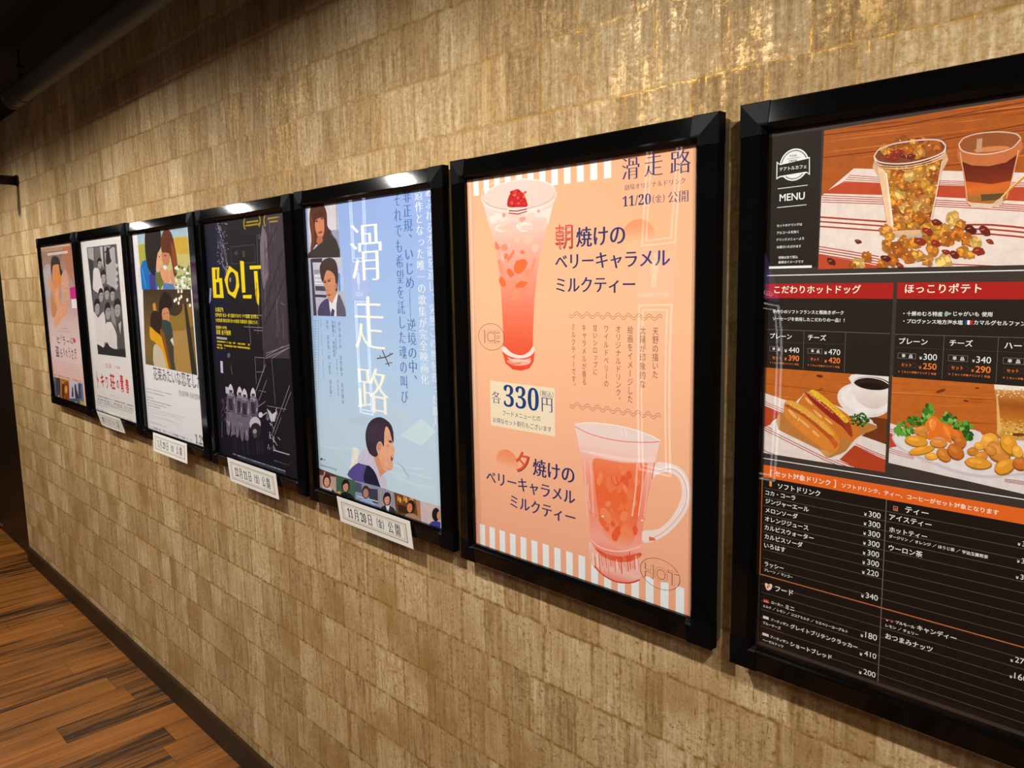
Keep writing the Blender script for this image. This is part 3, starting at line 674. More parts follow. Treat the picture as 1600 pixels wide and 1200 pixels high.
for i in range(26): (nut if r.random() < .4 else pop)(r.uniform(830, 1110), 545-(r.uniform(-.1, .35))*90+(970-1)*0, r.uniform(18, 28))
for x, y, q in [(925, 490, 34), (1000, 505, 38), (1085, 520, 46), (960, 530, 30), (1020, 545, 26), (1040, 480, 20)]: pop(x, y, q)
for x, y, q in [(855, 572, 24), (905, 545, 28), (1020, 478, 22), (890, 575, 20), (975, 565, 24), (930, 560, 18)]: nut(x, y, q)
for o, w, c in ((0, 7, (232, 206, 192)), (14, 3, (240, 222, 210)), (28, 3, (222, 190, 170))):
    A.line([(776, 565+o*.4), (800, 592+o), (870, 603+o), (960, 600+o), (1060, 578+o), (1140, 545+o), (1160, 510+o*.6)], w, c, sm=5)
A.line([(776, 565), (800, 530), (870, 500), (960, 484), (1060, 474), (1130, 480), (1160, 508)], 7, (226, 202, 190), sm=5)
# tea glass
A.poly([(1228, 505), (1245, 620), (1262, 740), (1268, 810), (1300, 832), (1370, 840), (1440, 825), (1480, 795), (1510, 690), (1540, 580), (1560, 465)], (196, 112, 62), sm=2)
A.poly([(1240, 590), (1300, 612), (1390, 616), (1480, 596), (1544, 552), (1530, 620), (1505, 698), (1450, 708), (1400, 712), (1330, 708), (1258, 700), (1250, 650)], 0, grad=[(96, 30, 14), (112, 38, 16), (130, 48, 20)])
A.poly([(1256, 696), (1400, 712), (1504, 694), (1485, 770), (1400, 785), (1270, 775)], 0, grad=[(200, 88, 28), (214, 108, 40), (180, 110, 50)])
A.poly([(1270, 775), (1400, 785), (1485, 768), (1478, 800), (1400, 815), (1272, 805)], (164, 106, 46)); A.poly([(1345, 768), (1470, 760), (1462, 795), (1350, 802)], (92, 72, 40))
A.poly([(1262, 800), (1300, 812), (1400, 818), (1478, 800), (1440, 830), (1370, 842), (1300, 834)], (224, 196, 172))
A.ell(1394, 492, 166, 56, (150, 84, 42), rot=-8); A.ell(1400, 530, 110, 22, (172, 88, 40), rot=-5); A.ell(1405, 524, 96, 14, (206, 132, 78), rot=-5); A.rect(1325, 470, 1350, 540, (196, 150, 118))
A.line([(1228, 500), (1250, 535), (1330, 552), (1420, 546), (1510, 520), (1560, 470)], 6, (228, 196, 172), sm=5); A.line([(1228, 498), (1260, 462), (1340, 440), (1440, 432), (1530, 442), (1560, 466)], 6, (224, 190, 166), sm=5)
A.line([(1234, 540), (1262, 700), (1272, 800)], 5, (226, 170, 130)); A.line([(1548, 530), (1510, 700), (1482, 790)], 5, (236, 180, 130))
A.line([(1440, 805), (1500, 740), (1640, 620)], 13, (206, 132, 40)); A.line([(1442, 800), (1500, 736), (1640, 612)], 5, (250, 214, 130)); A.ell(1440, 806, 30, 12, (214, 180, 150), rot=-35)
# spilled popcorn
for x, y, q in [(835, 960, 30), (855, 990, 24), (850, 1045, 34), (930, 1025, 36), (990, 1030, 34), (900, 1060, 34), (960, 1100, 36), (870, 1120, 30), (820, 1140, 26), (1010, 1095, 30), (1080, 1000, 40), (1140, 960, 36), (1100, 930, 30), (1195, 900, 38), (1240, 930, 30), (1170, 1010, 40), (1220, 980, 36), (1275, 1010, 38), (1320, 1020, 30), (1250, 1075, 32), (1150, 1120, 40), (1090, 1060, 34), (1060, 1120, 30), (735, 1100, 28), (690, 1140, 30), (660, 1155, 20), (1290, 1090, 24), (1050, 960, 26)]: pop(x, y, q)
for x, y, q in [(1062, 965, 30), (1110, 918, 28), (1020, 1020, 34), (1105, 1030, 30), (1290, 955, 34), (1365, 962, 36), (1335, 1072, 36), (1205, 1090, 30), (840, 1110, 28), (915, 1150, 24), (690, 1020, 20), (545, 1128, 28), (1395, 1020, 22), (1160, 1075, 22)]: nut(x, y, q)
A.clip = None; A.end('popcorn_photo', 'photo')
# --- hot dog photo
A.fr(1160, 410, 3.636)
A.rect(130, 600, 846, 1190, PAN); A.end('hot_dog_backing') if False else A.new()
A.fr(1190, 570, 7.057); r = random.Random(21)
A.setclip((42, 28), (1402, 126), (1360, 1186), (20, 970))
A.poly([(0, 0), (1420, 0), (1420, 1200), (0, 1200)], (188, 100, 34)); A.wood(0, 30, 1400, 700, 5, W1, 80, .06, .4)
A.line([(40, 205), (300, 240), (700, 290), (1000, 330)], 5, (128, 58, 18), sm=3); A.ell(640, 125, 36, 16, (92, 42, 14), rot=8); A.line([(630, 275), (675, 255)], 9, (96, 44, 16))
A.poly([(1100, 560), (1420, 600), (1420, 900), (1050, 770)], (112, 54, 20))
A.poly([(30, 310), (300, 400), (700, 570), (1100, 780), (1420, 895), (1420, 1200), (0, 1200)], (226, 214, 208))
A.poly([(30, 455), (240, 540), (140, 640), (0, 700)], (184, 70, 38)); A.poly([(0, 640), (0, 455), (240, 530), (300, 700)], (184, 70, 38))
for k in range(3): A.line([(30, 405+24*k), (140, 450+24*k), (300, 520+24*k)], 7, (180, 60, 40)); A.line([(15, 660+26*k), (170, 735+26*k), (420, 860+26*k), (700, 1000+26*k), (1000, 1120+26*k)], 8, (174, 54, 38))
A.poly([(860, 1045), (1020, 890), (1420, 1075), (1420, 1200), (1040, 1140)], (178, 66, 32))
for k in range(4): A.line([(1040-12*k, 872+18*k), (1200, 945+20*k), (1420, 1030+20*k)], 8, (178, 60, 40))
A.line([(10, 930), (60, 960), (140, 985)], 8, (174, 54, 38))
A.ell(1130, 390, 300, 185, (226, 218, 216), rot=12); A.ell(1140, 385, 268, 155, (236, 230, 228), rot=12)
A.poly([(988, 110), (985, 190), (1005, 300), (1060, 400), (1150, 465), (1230, 485), (1310, 470), (1400, 400), (1420, 100)], 0, sm=2, grad=[(236, 226, 220), (232, 222, 216), (214, 200, 194)])
A.ell(1220, 205, 205, 72, (48, 26, 16), rot=6); A.ell(1215, 235, 140, 36, (30, 16, 10), rot=6)
A.line([(1020, 185), (1060, 155), (1180, 138), (1320, 165), (1400, 210)], 8, (244, 238, 234), sm=4)
A.poly([(100, 660), (130, 615), (240, 540), (450, 340), (500, 330), (900, 480), (1190, 590), (1230, 640), (1270, 690), (1050, 810), (880, 1020), (840, 1050), (760, 1030), (640, 980), (160, 735), (108, 690)], (226, 218, 214), sm=2)
A.poly([(175, 560), (330, 520), (900, 560), (1180, 640), (1275, 680), (1240, 720), (1050, 800), (930, 950), (820, 1000), (720, 1025), (620, 930), (230, 740), (180, 690)], (186, 122, 58), sm=2)
A.poly([(620, 930), (830, 950), (720, 1028)], (206, 146, 82))
def bun(P, c, hi):
    A.poly(P, c, sm=3)
    for (x, y, w, h, ro) in hi: A.ell(x, y, w, h, (232, 176, 112), rot=ro, n=12, jit=.1)
bun([(460, 330), (520, 290), (640, 340), (840, 470), (1000, 590), (1060, 680), (1080, 760), (1050, 810), (960, 840), (860, 800), (700, 690), (560, 600), (480, 470), (400, 440)], (204, 116, 40), [(520, 400, 60, 14, 45), (620, 540, 70, 14, 42), (740, 620, 60, 12, 40)])
A.poly([(560, 320), (700, 400), (860, 530), (980, 650), (1000, 790), (960, 770), (850, 640), (640, 470), (500, 340)], (150, 58, 24), sm=2)
A.poly([(490, 295), (600, 350), (800, 530), (900, 650), (940, 720), (900, 690), (760, 590), (600, 450), (500, 340)], (144, 40, 28), sm=2)
A.poly([(530, 290), (580, 275), (700, 360), (860, 500), (960, 610), (920, 640), (820, 540), (680, 420), (560, 340)], (226, 176, 48), sm=2)
for i in range(40):
    t = r.random(); A.ell(540+400*t+r.uniform(-18, 18), 300+310*t+r.uniform(-22, 22), r.uniform(5, 12), 6, r.choice([(246, 208, 80), (200, 144, 34), (236, 190, 60)]), n=7)
for i in range(9): t = i/9; A.ell(510+300*t, 310+240*t, 20, 9, (212, 120, 100), rot=40, n=9, jit=.2)
bun([(245, 460), (270, 405), (330, 395), (460, 450), (620, 560), (760, 680), (850, 800), (865, 890), (830, 950), (760, 965), (640, 900), (480, 780), (340, 660), (260, 570)], (216, 132, 46), [(340, 540, 70, 18, 48), (480, 650, 80, 14, 42), (600, 760, 60, 12, 42), (410, 600, 10, 26, 20)])
A.poly([(262, 440), (330, 440), (460, 520), (620, 640), (780, 790), (830, 880), (800, 920), (770, 850), (600, 690), (440, 560), (270, 465)], (176, 84, 28), sm=2)
A.poly([(270, 400), (340, 395), (470, 470), (640, 600), (760, 710), (800, 780), (740, 760), (600, 640), (440, 520), (280, 430)], (222, 164, 66), sm=2)
for i in range(24):
    t = r.random(); A.ell(300+460*t+r.uniform(-16, 16), 410+330*t+r.uniform(-14, 14), r.uniform(5, 11), 6, r.choice([(240, 196, 96), (206, 144, 50)]), n=7)
A.poly([(750, 830), (800, 820), (840, 880), (810, 925), (790, 890)], (196, 92, 40), sm=2)
for i in range(70):
    a, q = r.uniform(0, 6.28), r.uniform(0, 1)**.5; A.ell(1085+105*q*math.cos(a), 605+72*q*math.sin(a), r.uniform(9, 20), r.uniform(8, 15), r.choice([(34, 70, 26), (52, 98, 38), (22, 48, 18), (76, 122, 50)]), n=8, jit=.25)
A.clip = None; A.end('hot_dog_photo', 'photo')
# --- potato photo
A.fr(1380, 590, 6.0); r = random.Random(31)
A.setclip((85, -18), (1320, 50), (1700, 72), (1700, 1180), (1320, 1092), (46, 898))
A.poly([(0, -50), (1800, -50), (1800, 1300), (0, 1300)], (190, 100, 34)); A.wood(40, -10, 1700, 560, 9, W1, 90, .03, .35)
A.line([(80, 145), (400, 160), (800, 185), (1050, 195)], 6, (222, 132, 52)); A.line([(80, 150), (400, 166), (800, 192), (1050, 200)], 4, (112, 50, 16)); A.ell(540, 125, 50, 15, (122, 56, 18), rot=-18); A.ell(880, 100, 22, 8, (110, 50, 16)); A.ell(775, 218, 26, 9, (110, 50, 16), rot=10)
A.poly([(60, 425), (200, 470), (700, 600), (1700, 700), (1700, 1300), (30, 1300)], (224, 214, 212))
A.poly([(55, 520), (100, 540), (160, 640), (50, 660)], (184, 72, 48))
for k in range(3): A.line([(60, 480+20*k), (130, 500+20*k)], 6, (186, 66, 52)); A.line([(50, 660+18*k), (160, 695+18*k), (290, 745+10*k)], 5, (190, 70, 62))
A.line([(50, 850), (280, 900), (480, 950), (660, 985)], 18, (176, 50, 40), sm=4); A.line([(50, 880), (230, 925)], 8, (176, 50, 40))
for k in range(3): A.line([(1140, 950+12*k), (1320, 975+14*k), (1600, 990+18*k)], 6, (150, 50, 50))
A.poly([(92, 590), (90, 540), (150, 500), (400, 460), (860, 490), (1000, 560), (1700, 640), (1700, 900), (1320, 915), (1000, 945), (700, 900), (400, 790), (180, 690)], (206, 196, 200), sm=3)
A.poly([(100, 575), (150, 520), (400, 470), (860, 495), (1000, 570), (1700, 650), (1700, 880), (1320, 890), (1000, 915), (720, 875), (420, 765), (200, 670)], (226, 218, 220), sm=3)
A.poly([(1040, 70), (1050, 200), (1080, 400), (1060, 520), (1100, 560), (1200, 580), (1700, 620), (1700, 80)], 0, grad=[(216, 190, 160), (200, 132, 60), (160, 84, 24), (186, 112, 34), (214, 164, 74), (196, 150, 70)])
A.poly([(1040, 62), (1320, 76), (1700, 95), (1700, 150), (1320, 120), (1150, 118), (1045, 110)], (238, 226, 210))
for i in range(70): A.ell(r.uniform(1055, 1500), r.uniform(105, 190), r.uniform(4, 14), r.uniform(4, 9), r.choice([(220, 186, 140), (206, 150, 90), (236, 214, 180)]), n=7)
for i in range(110): A.ell(r.uniform(1065, 1500), r.uniform(390, 560), r.uniform(5, 14), r.uniform(4, 9), r.choice([(232, 190, 96), (196, 130, 44), (170, 100, 30), (244, 214, 140)]), n=7)
A.ell(1270, 535, 60, 16, (110, 60, 20)); A.poly([(1060, 160), (1075, 180), (1110, 500), (1070, 520)], (228, 176, 104))
def leaf(cx, cy, w, h, n):
    for i in range(n):
        a, q = r.uniform(0, 6.28), r.uniform(0, 1)**.5; A.ell(cx+w*q*math.cos(a), cy+h*q*math.sin(a), r.uniform(14, 34), r.uniform(12, 24), r.choice([(66, 122, 34), (96, 158, 52), (44, 88, 24), (130, 184, 84)]), rot=r.uniform(0, 90), n=10, jit=.22)
leaf(210, 480, 95, 70, 34); leaf(320, 400, 90, 40, 26); leaf(425, 320, 45, 62, 22); leaf(600, 390, 80, 40, 24); leaf(740, 470, 105, 50, 36); leaf(790, 545, 60, 50, 18); leaf(160, 500, 40, 40, 10)
PT = [(226, 154, 44), (208, 128, 40), (236, 168, 60), (196, 108, 36), (216, 140, 56)]
def wedge(cx, cy, w, h, ro, c):
    A.ell(cx, cy+h*.12, w, h, tuple(int(v*.72) for v in PT[c]), rot=ro, n=20, jit=.03); A.ell(cx, cy, w*.94, h*.86, PT[c], rot=ro, n=20, jit=.03)
    A.ell(cx-w*.2, cy-h*.25, w*.5, h*.3, tuple(min(255, v+18) for v in PT[c]), rot=ro, n=12, jit=.1)
for a in [(360, 490, 75, 45, -15, 4), (380, 540, 50, 35, 10, 1), (690, 540, 65, 60, 20, 3), (720, 600, 60, 70, 0, 3), (310, 592, 110, 56, 8, 0), (360, 680, 125, 42, -12, 0), (455, 735, 68, 36, 0, 2), (520, 610, 85, 48, 5, 4), (570, 720, 80, 60, 45, 1), (680, 690, 90, 70, 45, 3), (1000, 600, 90, 95, 20, 2), (840, 690, 55, 44, 0, 1), (900, 640, 50, 40, 20, 2), (920, 735, 65, 50, -20, 4), (890, 800, 130, 60, 8, 0), (1080, 690, 125, 95, 40, 4), (1180, 620, 75, 115, -30, 0), (1140, 830, 105, 75, -25, 0), (1290, 800, 80, 70, 10, 3), (1260, 690, 50, 70, -35, 2), (1400, 840, 90, 60, 0, 0), (1010, 680, 55, 50, 30, 4)]: wedge(*a)
A.poly([(400, 420), (450, 365), (490, 365), (540, 410), (600, 440), (690, 500), (730, 540), (700, 560), (610, 520), (645, 600), (620, 612), (560, 570), (500, 560), (430, 585), (415, 540), (430, 490), (395, 450)], (230, 118, 36), sm=3)
A.poly([(430, 410), (470, 385), (500, 430), (470, 500), (440, 470)], (240, 142, 58), sm=3); A.poly([(560, 450), (600, 470), (640, 570), (600, 540)], (240, 138, 52), sm=3); A.line([(455, 390), (440, 430), (450, 470)], 9, (250, 186, 110), sm=4)
A.clip = None; A.end('potato_photo', 'photo')
# --- red headings and price panels
A.fr(1160, 410, 3.636)
A.poly([(120, 122), (857, 92), (852, 207), (120, 199)], 0) if False else None
(a, zt), (b, zb) = A.p(128, 122), A.p(855, 207); A.pl([(a, zt), (b, zt), (b, zb), (a, zb)], (172, 30, 24))
(c, _), e = A.p(880, 150), A.R[1]; A.pl([(c, zt), (e, zt), (e, zb), (c, zb)], (172, 30, 24)); A.end('heading_bands')
zc = A.p(130, 598)[1]; zd = A.p(850, 650)[1]
A.pl([(a, zb), (b, zb), (b, zd), (a, zd)], PAN); A.pl([(c, zb), (e, zb), (e, zd), (c, zd)], PAN); A.end('price_panels')
for P in ([(135, 380), (838, 405)], [(865, 408), (1600, 428)]): A.line(P, 2.5, GRL)
for P in ([(350, 390), (345, 605)], [(587, 398), (578, 625)], [(1147, 415), (1133, 662)], [(1455, 425), (1440, 685)]): A.line(P, 2.2, GRL)
for P in ([(150, 450), (345, 458)], [(352, 458), (580, 466)], [(870, 482), (1140, 494)], [(1147, 494), (1600, 512)]): A.line(P, 1.2, (84, 70, 60))
A.line([(140, 75), (1600, 45)], 5, WH)
A.fr(1140, 700, 3.478); A.line([(183, 55), (1600, 280)], 4, WH)
A.end('ruled_lines')
A.fr(1160, 410, 3.636)
A.T('こだわりホットドッグ', 182, 138, 672, 170, CRM, 'bold', .03); A.T('ほっこりポテト', 925, 126, 1358, 170, CRM, 'bold', .03)
for t, q in [('手作りのソフトフランスと粗挽きポーク', (172, 272, 575, 293)), ('ソーセージを使用したこだわりの一品！！', (172, 313, 580, 336)), ('・十勝めむろ特産', (915, 280, 1137, 304)), ('じゃがいも 使用', (1200, 281, 1420, 306)), ('・プロヴァンス地方海水塩', (915, 323, 1252, 352)), ('カマルグセルファン使用', (1315, 331, 1680, 360))]: A.T(t, *q, WH, 'bold')
A.poly([(1147, 290), (1158, 276), (1172, 284), (1190, 288), (1180, 298), (1166, 300), (1160, 308), (1150, 306)], (150, 176, 150))
for k, cl in enumerate(((40, 60, 130), (240, 236, 230), (196, 44, 36))): A.rect(1263+15*k, 329, 1278+15*k, 354, cl)
def price(x, y, kind, p1, p2, w):
    """one little price block: name, boxed single price, orange set price"""
def PB(name, nq, bx, p1, q1, p2, q2, sq, tq):
    A.T(name, *nq, WH, 'bold'); A.box(*bx, 1.6, (150, 134, 120)); bw, bh = bx[2]-bx[0], bx[3]-bx[1]
    A.T('単', bx[0]+bw*.22, bx[1]+bh*.2, bx[0]+bw*.42, bx[3]-bh*.28, WH, 'bold'); A.T('品', bx[0]+bw*.62, bx[1]+bh*.3, bx[0]+bw*.82, bx[3]-bh*.2, WH, 'bold')
    A.box(bx[0], sq[1]-5, bx[2], sq[3]+5, 1.4, (96, 56, 30)); A.T('セット', *sq, ORG, 'bold')
    A.T(p1, *q1, WH, 'sans'); A.T(p2, *q2, ORG, 'bold')
    for q, cl in ((q1, WH), (q2, ORG)): h = q[3]-q[1]; A.T('¥', q[0]-24, q[1]+h*.38, q[0]-10, q[3]-h*.08, cl, 'bold')
    A.T('＊［ セット対象ドリンク ］料金', *tq, ORG, 'bold')
PB('プレーン', (158, 404, 280, 434), (155, 476, 228, 508), '440', (263, 484, 322, 512), '390', (262, 530, 322, 559), (170, 533, 222, 552), (155, 563, 320, 586))
PB('チーズ', (373, 411, 475, 442), (372, 487, 453, 521), '470', (490, 494, 555, 525), '420', (490, 542, 555, 572), (386, 540, 437, 560), (370, 577, 552, 601))
PB('プレーン', (890, 433, 1052, 464), (884, 513, 985, 550), '300', (1030, 520, 1105, 556), '250', (1027, 573, 1103, 609), (903, 571, 962, 594), (885, 612, 1102, 641))
PB('チーズ', (1178, 442, 1308, 474), (1171, 525, 1280, 566), '340', (1330, 535, 1412, 573), '290', (1325, 590, 1410, 628), (1187, 588, 1254, 611), (1170, 627, 1408, 657))
PB('ハーブ', (1490, 455, 1645, 490), (1482, 540, 1600, 582), '340', (1650, 555, 1735, 592), '290', (1645, 608, 1730, 645), (1502, 603, 1570, 629), (1480, 645, 1720, 680))
A.end('price_lettering')
# --- drinks table
A.fr(1140, 700, 3.478)
(x0, zt) = A.p(183, 90); zb = A.p(183, 158)[1]; e = A.R[1]
zo = A.p(172, 690)[1]; zend = A.R[2]+.014
A.pl([(x0, zb), (e, zb), (e, zend), (x0, zend)], (30, 20, 14)); A.end('table_panel')
A.pl([(x0, zt), (e, zt), (e, zb), (x0, zb)], (230, 104, 34))
A.pl([(x0-.0016, zb), (x0, zb), (x0, zo), (x0-.0016, zo)], ORG); A.pl([(x0-.0016, zo+.0016), (e, zo+.0016), (e, zo), (x0-.0016, zo)], ORG); A.end('orange_band')
zr0 = A.p(188, 212)[1]; zr1 = A.p(188, 262)[1]; dz = (A.p(190, 228)[1]-A.p(188, 515)[1])/6
z = zb-.003-dz*.92; xd = A.p(848, 330)[0]
n = 0
while z > zend+.004:
    A.pl([(x0+.002, z), (e, z), (e, z-.0008), (x0+.002, z-.0008)], (92, 76, 64)); z -= dz; n += 1
A.pl([(xd, zb), (xd+.001, zb), (xd+.001, zend), (xd, zend)], (120, 104, 92)); A.end('table_lines')
A.T('［', 222, 118, 232, 156, CRM, 'bold', fit=1); A.T('セット対象ドリンク', 247, 127, 548, 201, CRM, 'bold'); A.T('］', 566, 172, 577, 216, CRM, 'bold', fit=1)
A.T('ソフトドリンク、ティー、コーヒーがセット対象となります', 610, 195, 1462, 360, CRM, 'bold')
for t, q in [('ソフトドリンク', (262, 195, 493, 260)), ('コカ・コーラ', (195, 230, 357, 284)), ('ジンジャーエール', (195, 277, 430, 346)), ('メロンソーダ', (195, 324, 370, 384)), ('オレンジジュース', (192, 372, 428, 446)), ('カルピスウォーター', (190, 420, 457, 501)), ('カルピスソーダ', (190, 470, 397, 536)), ('いろはす', (188, 517, 303, 565)), ('ラッシー', (190, 622, 293, 662)), ('プレーン ／ マンゴー', (188, 657, 342, 707)), ('ティー', (955, 327, 1080, 366)), ('アイスティー', (868, 365, 1097, 429)), ('ホットティー', (868, 434, 1073, 492)), ('ダージリン ／ オレンジ ／ ほうじ茶 ／ 宇治玉露煎茶', (866, 474, 1405, 598)), ('ウーロン茶', (865, 528, 1048, 592))]: A.T(t, *q, WH, 'bold')
def yen(x, y, x2, y2, t): h = (y2-y)*.8; A.T('¥', x-26, y+h*.28, x-12, y+h*.78, WH, 'bold'); A.T(t, x, y, x2, y2, WH, 'sans')
for i, q in enumerate([(757, 345, 820, 382), (755, 397, 818, 434), (753, 449, 817, 487), (752, 502, 815, 540), (750, 556, 812, 593), (748, 607, 811, 645), (746, 662, 809, 697)]): yen(*q, '220' if i == 6 else '300')
for q in [(1592, 505, 1655, 548), (1588, 598, 1652, 641), (1582, 686, 1646, 729)]: yen(*q, '300')
A.fr(1140, 880, 3.478)
for t, q in [('フード', (248, 124, 345, 177)), ('ローカー', (228, 207, 290, 236)), ('ミニ', (303, 227, 352, 260)), ('ミルク ／ レモン ／ ココアミルク ／ ラズベリーヨーグルト', (182, 225, 642, 379)), ('アーティザン', (225, 300, 320, 343)), ('グレイトブリテンクラッカー', (330, 332, 695, 467)), ('ブルーチーズ', (180, 317, 277, 359)), ('アーティザン', (222, 394, 320, 438)), ('ショートブレッド', (330, 428, 555, 521)), ('ヘーゼルナッツ', (180, 410, 292, 458)), ('プルモール', (903, 312, 1005, 356)), ('キャンディー', (1020, 340, 1232, 419)), ('レモン ／ チェリー', (848, 334, 1025, 392)), ('おつまみナッツ', (847, 385, 1103, 480))]: A.T(t, *q, WH, 'bold')
for q, t in [((741, 162, 805, 202), '340'), ((738, 377, 800, 418), '180'), ((733, 477, 796, 519), '410'), ((729, 577, 792, 620), '200'), ((1552, 510, 1625, 556), '270'), ((1548, 597, 1620, 645), '160')]: yen(*q, t)
A.end('menu_lettering')
A.rect(182, 284, 212, 308, (226, 222, 226)); A.rect(179, 376, 212, 401, (226, 222, 226)); A.rect(185, 194, 212, 218, (226, 60, 62)); A.rect(185, 206, 212, 212, (240, 236, 236)); A.rect(187, 212, 211, 220, (40, 48, 110))
A.rect(843, 300, 891, 316, (214, 66, 56)); A.dash(850, 309, 884, 314, 7, (244, 220, 210))
A.poly([(192, 112), (200, 108), (212, 116), (224, 112), (232, 122), (226, 140), (210, 148), (198, 138)], (236, 222, 206), sm=2); A.ell(212, 124, 9, 7, (226, 150, 60)); A.ell(206, 132, 6, 5, (216, 92, 50))
A.fr(1140, 700, 3.478); A.rect(217, 182, 229, 210, (236, 160, 70)); A.rect(217, 181, 229, 185, WH); A.box(890, 314, 914, 344, 3, (190, 150, 130)); A.rect(896, 324, 910, 340, (196, 84, 40))
A.end('menu_icons')
make_cover(*FR[6], ROOT[6], bow7, 120)
# ================================================================== pale blue film poster
BLU, NV = (28, 92, 168), (52, 62, 120)
A = Art(4, 0, [(146, 172, 226), (158, 186, 232), (176, 204, 236), (192, 216, 236), (198, 222, 234)])
A.fr(490, 630, 5.714); r = random.Random(2)
for P, c in [([(290, 155), (420, 100), (530, 130), (430, 205)], (188, 208, 228)), ([(640, 90), (760, 50), (905, 110), (740, 240)], (192, 212, 230)), ([(770, 290), (960, 140), (1095, 250), (960, 380)], (206, 226, 236)), ([(160, 390), (300, 360), (330, 420), (200, 470)], (196, 220, 236))]: A.poly(P, c)
for i in range(16): x, y = r.uniform(100, 1000), r.uniform(380, 760); A.ell(x, y, r.uniform(60, 140), r.uniform(6, 16), (204, 226, 238), rot=r.uniform(5, 25), n=14)
A.end('sky_paper_scraps')
A.fr(480, 310, 6.0)
P1 = [(0, 60), (280, 15), (310, 555), (8, 560)]
A.setclip(*P1); A.poly([(-10, 0), (330, 0), (330, 600), (-10, 600)], 0, grad=[(208, 200, 208), (214, 208, 218), (176, 186, 214)])
A.poly([(265, 30), (275, 310), (290, 310), (282, 25)], (170, 168, 190)); A.poly([(200, 300), (330, 290), (330, 600), (220, 600)], (150, 158, 182))
A.poly([(40, 70), (70, 45), (130, 40), (160, 70), (185, 150), (190, 260), (230, 320), (210, 420), (130, 470), (90, 430), (60, 470), (30, 490), (40, 380), (22, 230), (25, 120)], (84, 44, 26), sm=3)
A.poly([(24, 150), (40, 300), (46, 430), (30, 490), (58, 480), (66, 380), (62, 260), (40, 170)], (112, 58, 30), sm=2)
A.poly([(75, 210), (100, 190), (150, 180), (160, 250), (158, 320), (140, 365), (118, 380), (95, 350), (75, 280)], (206, 132, 96), sm=3)
A.poly([(85, 400), (100, 350), (140, 365), (150, 420), (110, 450)], (178, 106, 74))
A.poly([(68, 220), (90, 160), (130, 165), (156, 190), (150, 150), (110, 120), (70, 150)], (76, 38, 24), sm=2)
A.ell(88, 215, 13, 7, (60, 34, 28), rot=-10); A.ell(138, 190, 13, 7, (60, 34, 28), rot=-12); A.line([(76, 205), (102, 196)], 4, (70, 38, 26)); A.line([(124, 180), (154, 172)], 4, (70, 38, 26)); A.line([(112, 215), (120, 262), (128, 268)], 3, (168, 96, 68)); A.poly([(100, 325), (122, 305), (146, 312), (124, 332)], (156, 62, 54), sm=2)
A.poly([(10, 560), (25, 500), (60, 480), (100, 440), (150, 400), (200, 310), (260, 370), (290, 440), (306, 560)], (58, 50, 46), sm=2); A.line([(220, 330), (280, 400), (300, 480)], 5, (120, 120, 130), sm=3)
P2 = [(8, 560), (325, 552), (365, 1108), (45, 1098)]
A.setclip(*P2); A.poly([(0, 540), (380, 540), (380, 1120), (0, 1120)], 0, grad=[(196, 196, 210), (186, 186, 202), (176, 178, 200)])
A.poly([(40, 565), (140, 560), (140, 600), (45, 600)], (60, 58, 74)); A.poly([(60, 670), (140, 665), (150, 700), (70, 710)], (150, 148, 156)); A.poly([(75, 820), (180, 825), (180, 870), (78, 865)], (72, 70, 80)); A.poly([(70, 900), (180, 905), (180, 930), (74, 925)], (58, 56, 66)); A.poly([(30, 570), (48, 570), (90, 1100), (60, 1100)], (64, 62, 74))
for y in (720, 760, 790): A.poly([(72, y), (150, y+4), (150, y+16), (74, y+12)], (228, 228, 234))
A.poly([(280, 660), (330, 650), (350, 860), (290, 880)], (176, 198, 234)); A.poly([(290, 700), (306, 700), (312, 870), (294, 870)], (90, 140, 210))
A.poly([(140, 760), (150, 700), (190, 660), (250, 680), (270, 780), (285, 860), (270, 940), (235, 985), (205, 950), (180, 910), (170, 850)], (206, 140, 104), sm=3)
A.poly([(122, 700), (118, 640), (150, 580), (210, 556), (260, 580), (285, 650), (290, 760), (280, 870), (265, 850), (262, 740), (230, 690), (180, 680), (150, 780), (132, 760)], (70, 50, 44), sm=3)
A.ell(165, 785, 14, 7, (50, 34, 30), rot=10); A.ell(205, 775, 15, 7, (50, 34, 30), rot=-8); A.line([(148, 765), (178, 772)], 5, (54, 36, 30)); A.line([(190, 765), (225, 752)], 5, (54, 36, 30)); A.line([(182, 790), (176, 860), (196, 868)], 4, (160, 98, 72)); A.poly([(180, 905), (200, 898), (224, 902), (204, 915)], (150, 74, 66), sm=2); A.ell(268, 820, 12, 30, (194, 124, 92))
A.poly([(200, 960), (235, 985), (282, 880), (290, 920), (280, 1110), (215, 1110)], (226, 226, 236)); A.poly([(235, 1030), (258, 1050), (250, 1110), (216, 1110), (225, 1060)], (60, 70, 96))
A.poly([(105, 1110), (108, 1020), (150, 960), (198, 940), (210, 1030), (215, 1110)], (78, 66, 104), sm=2); A.poly([(288, 900), (330, 960), (370, 1110), (275, 1110)], (96, 90, 108), sm=2)
A.clip = None; A.end('portrait_photos', 'photo')
A.fr(450, 250, 3.636); TC = (250, 248, 236)
A.T('滑', 345, 372, 540, 682, TC, 'mincho', fit=1); A.T('走', 368, 775, 555, 1080, TC, 'mincho', fit=1)
A.fr(450, 560, 3.75); A.T('路', 398, 45, 597, 335, TC, 'mincho', fit=1); A.end('title_lettering')
A.fr(0, 0, 1)
A.Vt('それでも希望を託した魂の叫び', 614, 300, 638.5, 632, BLU, 'mincho'); A.Vt('非正規、いじめ――逆境の中、', 628, 296, 653.5, 606, BLU, 'mincho')
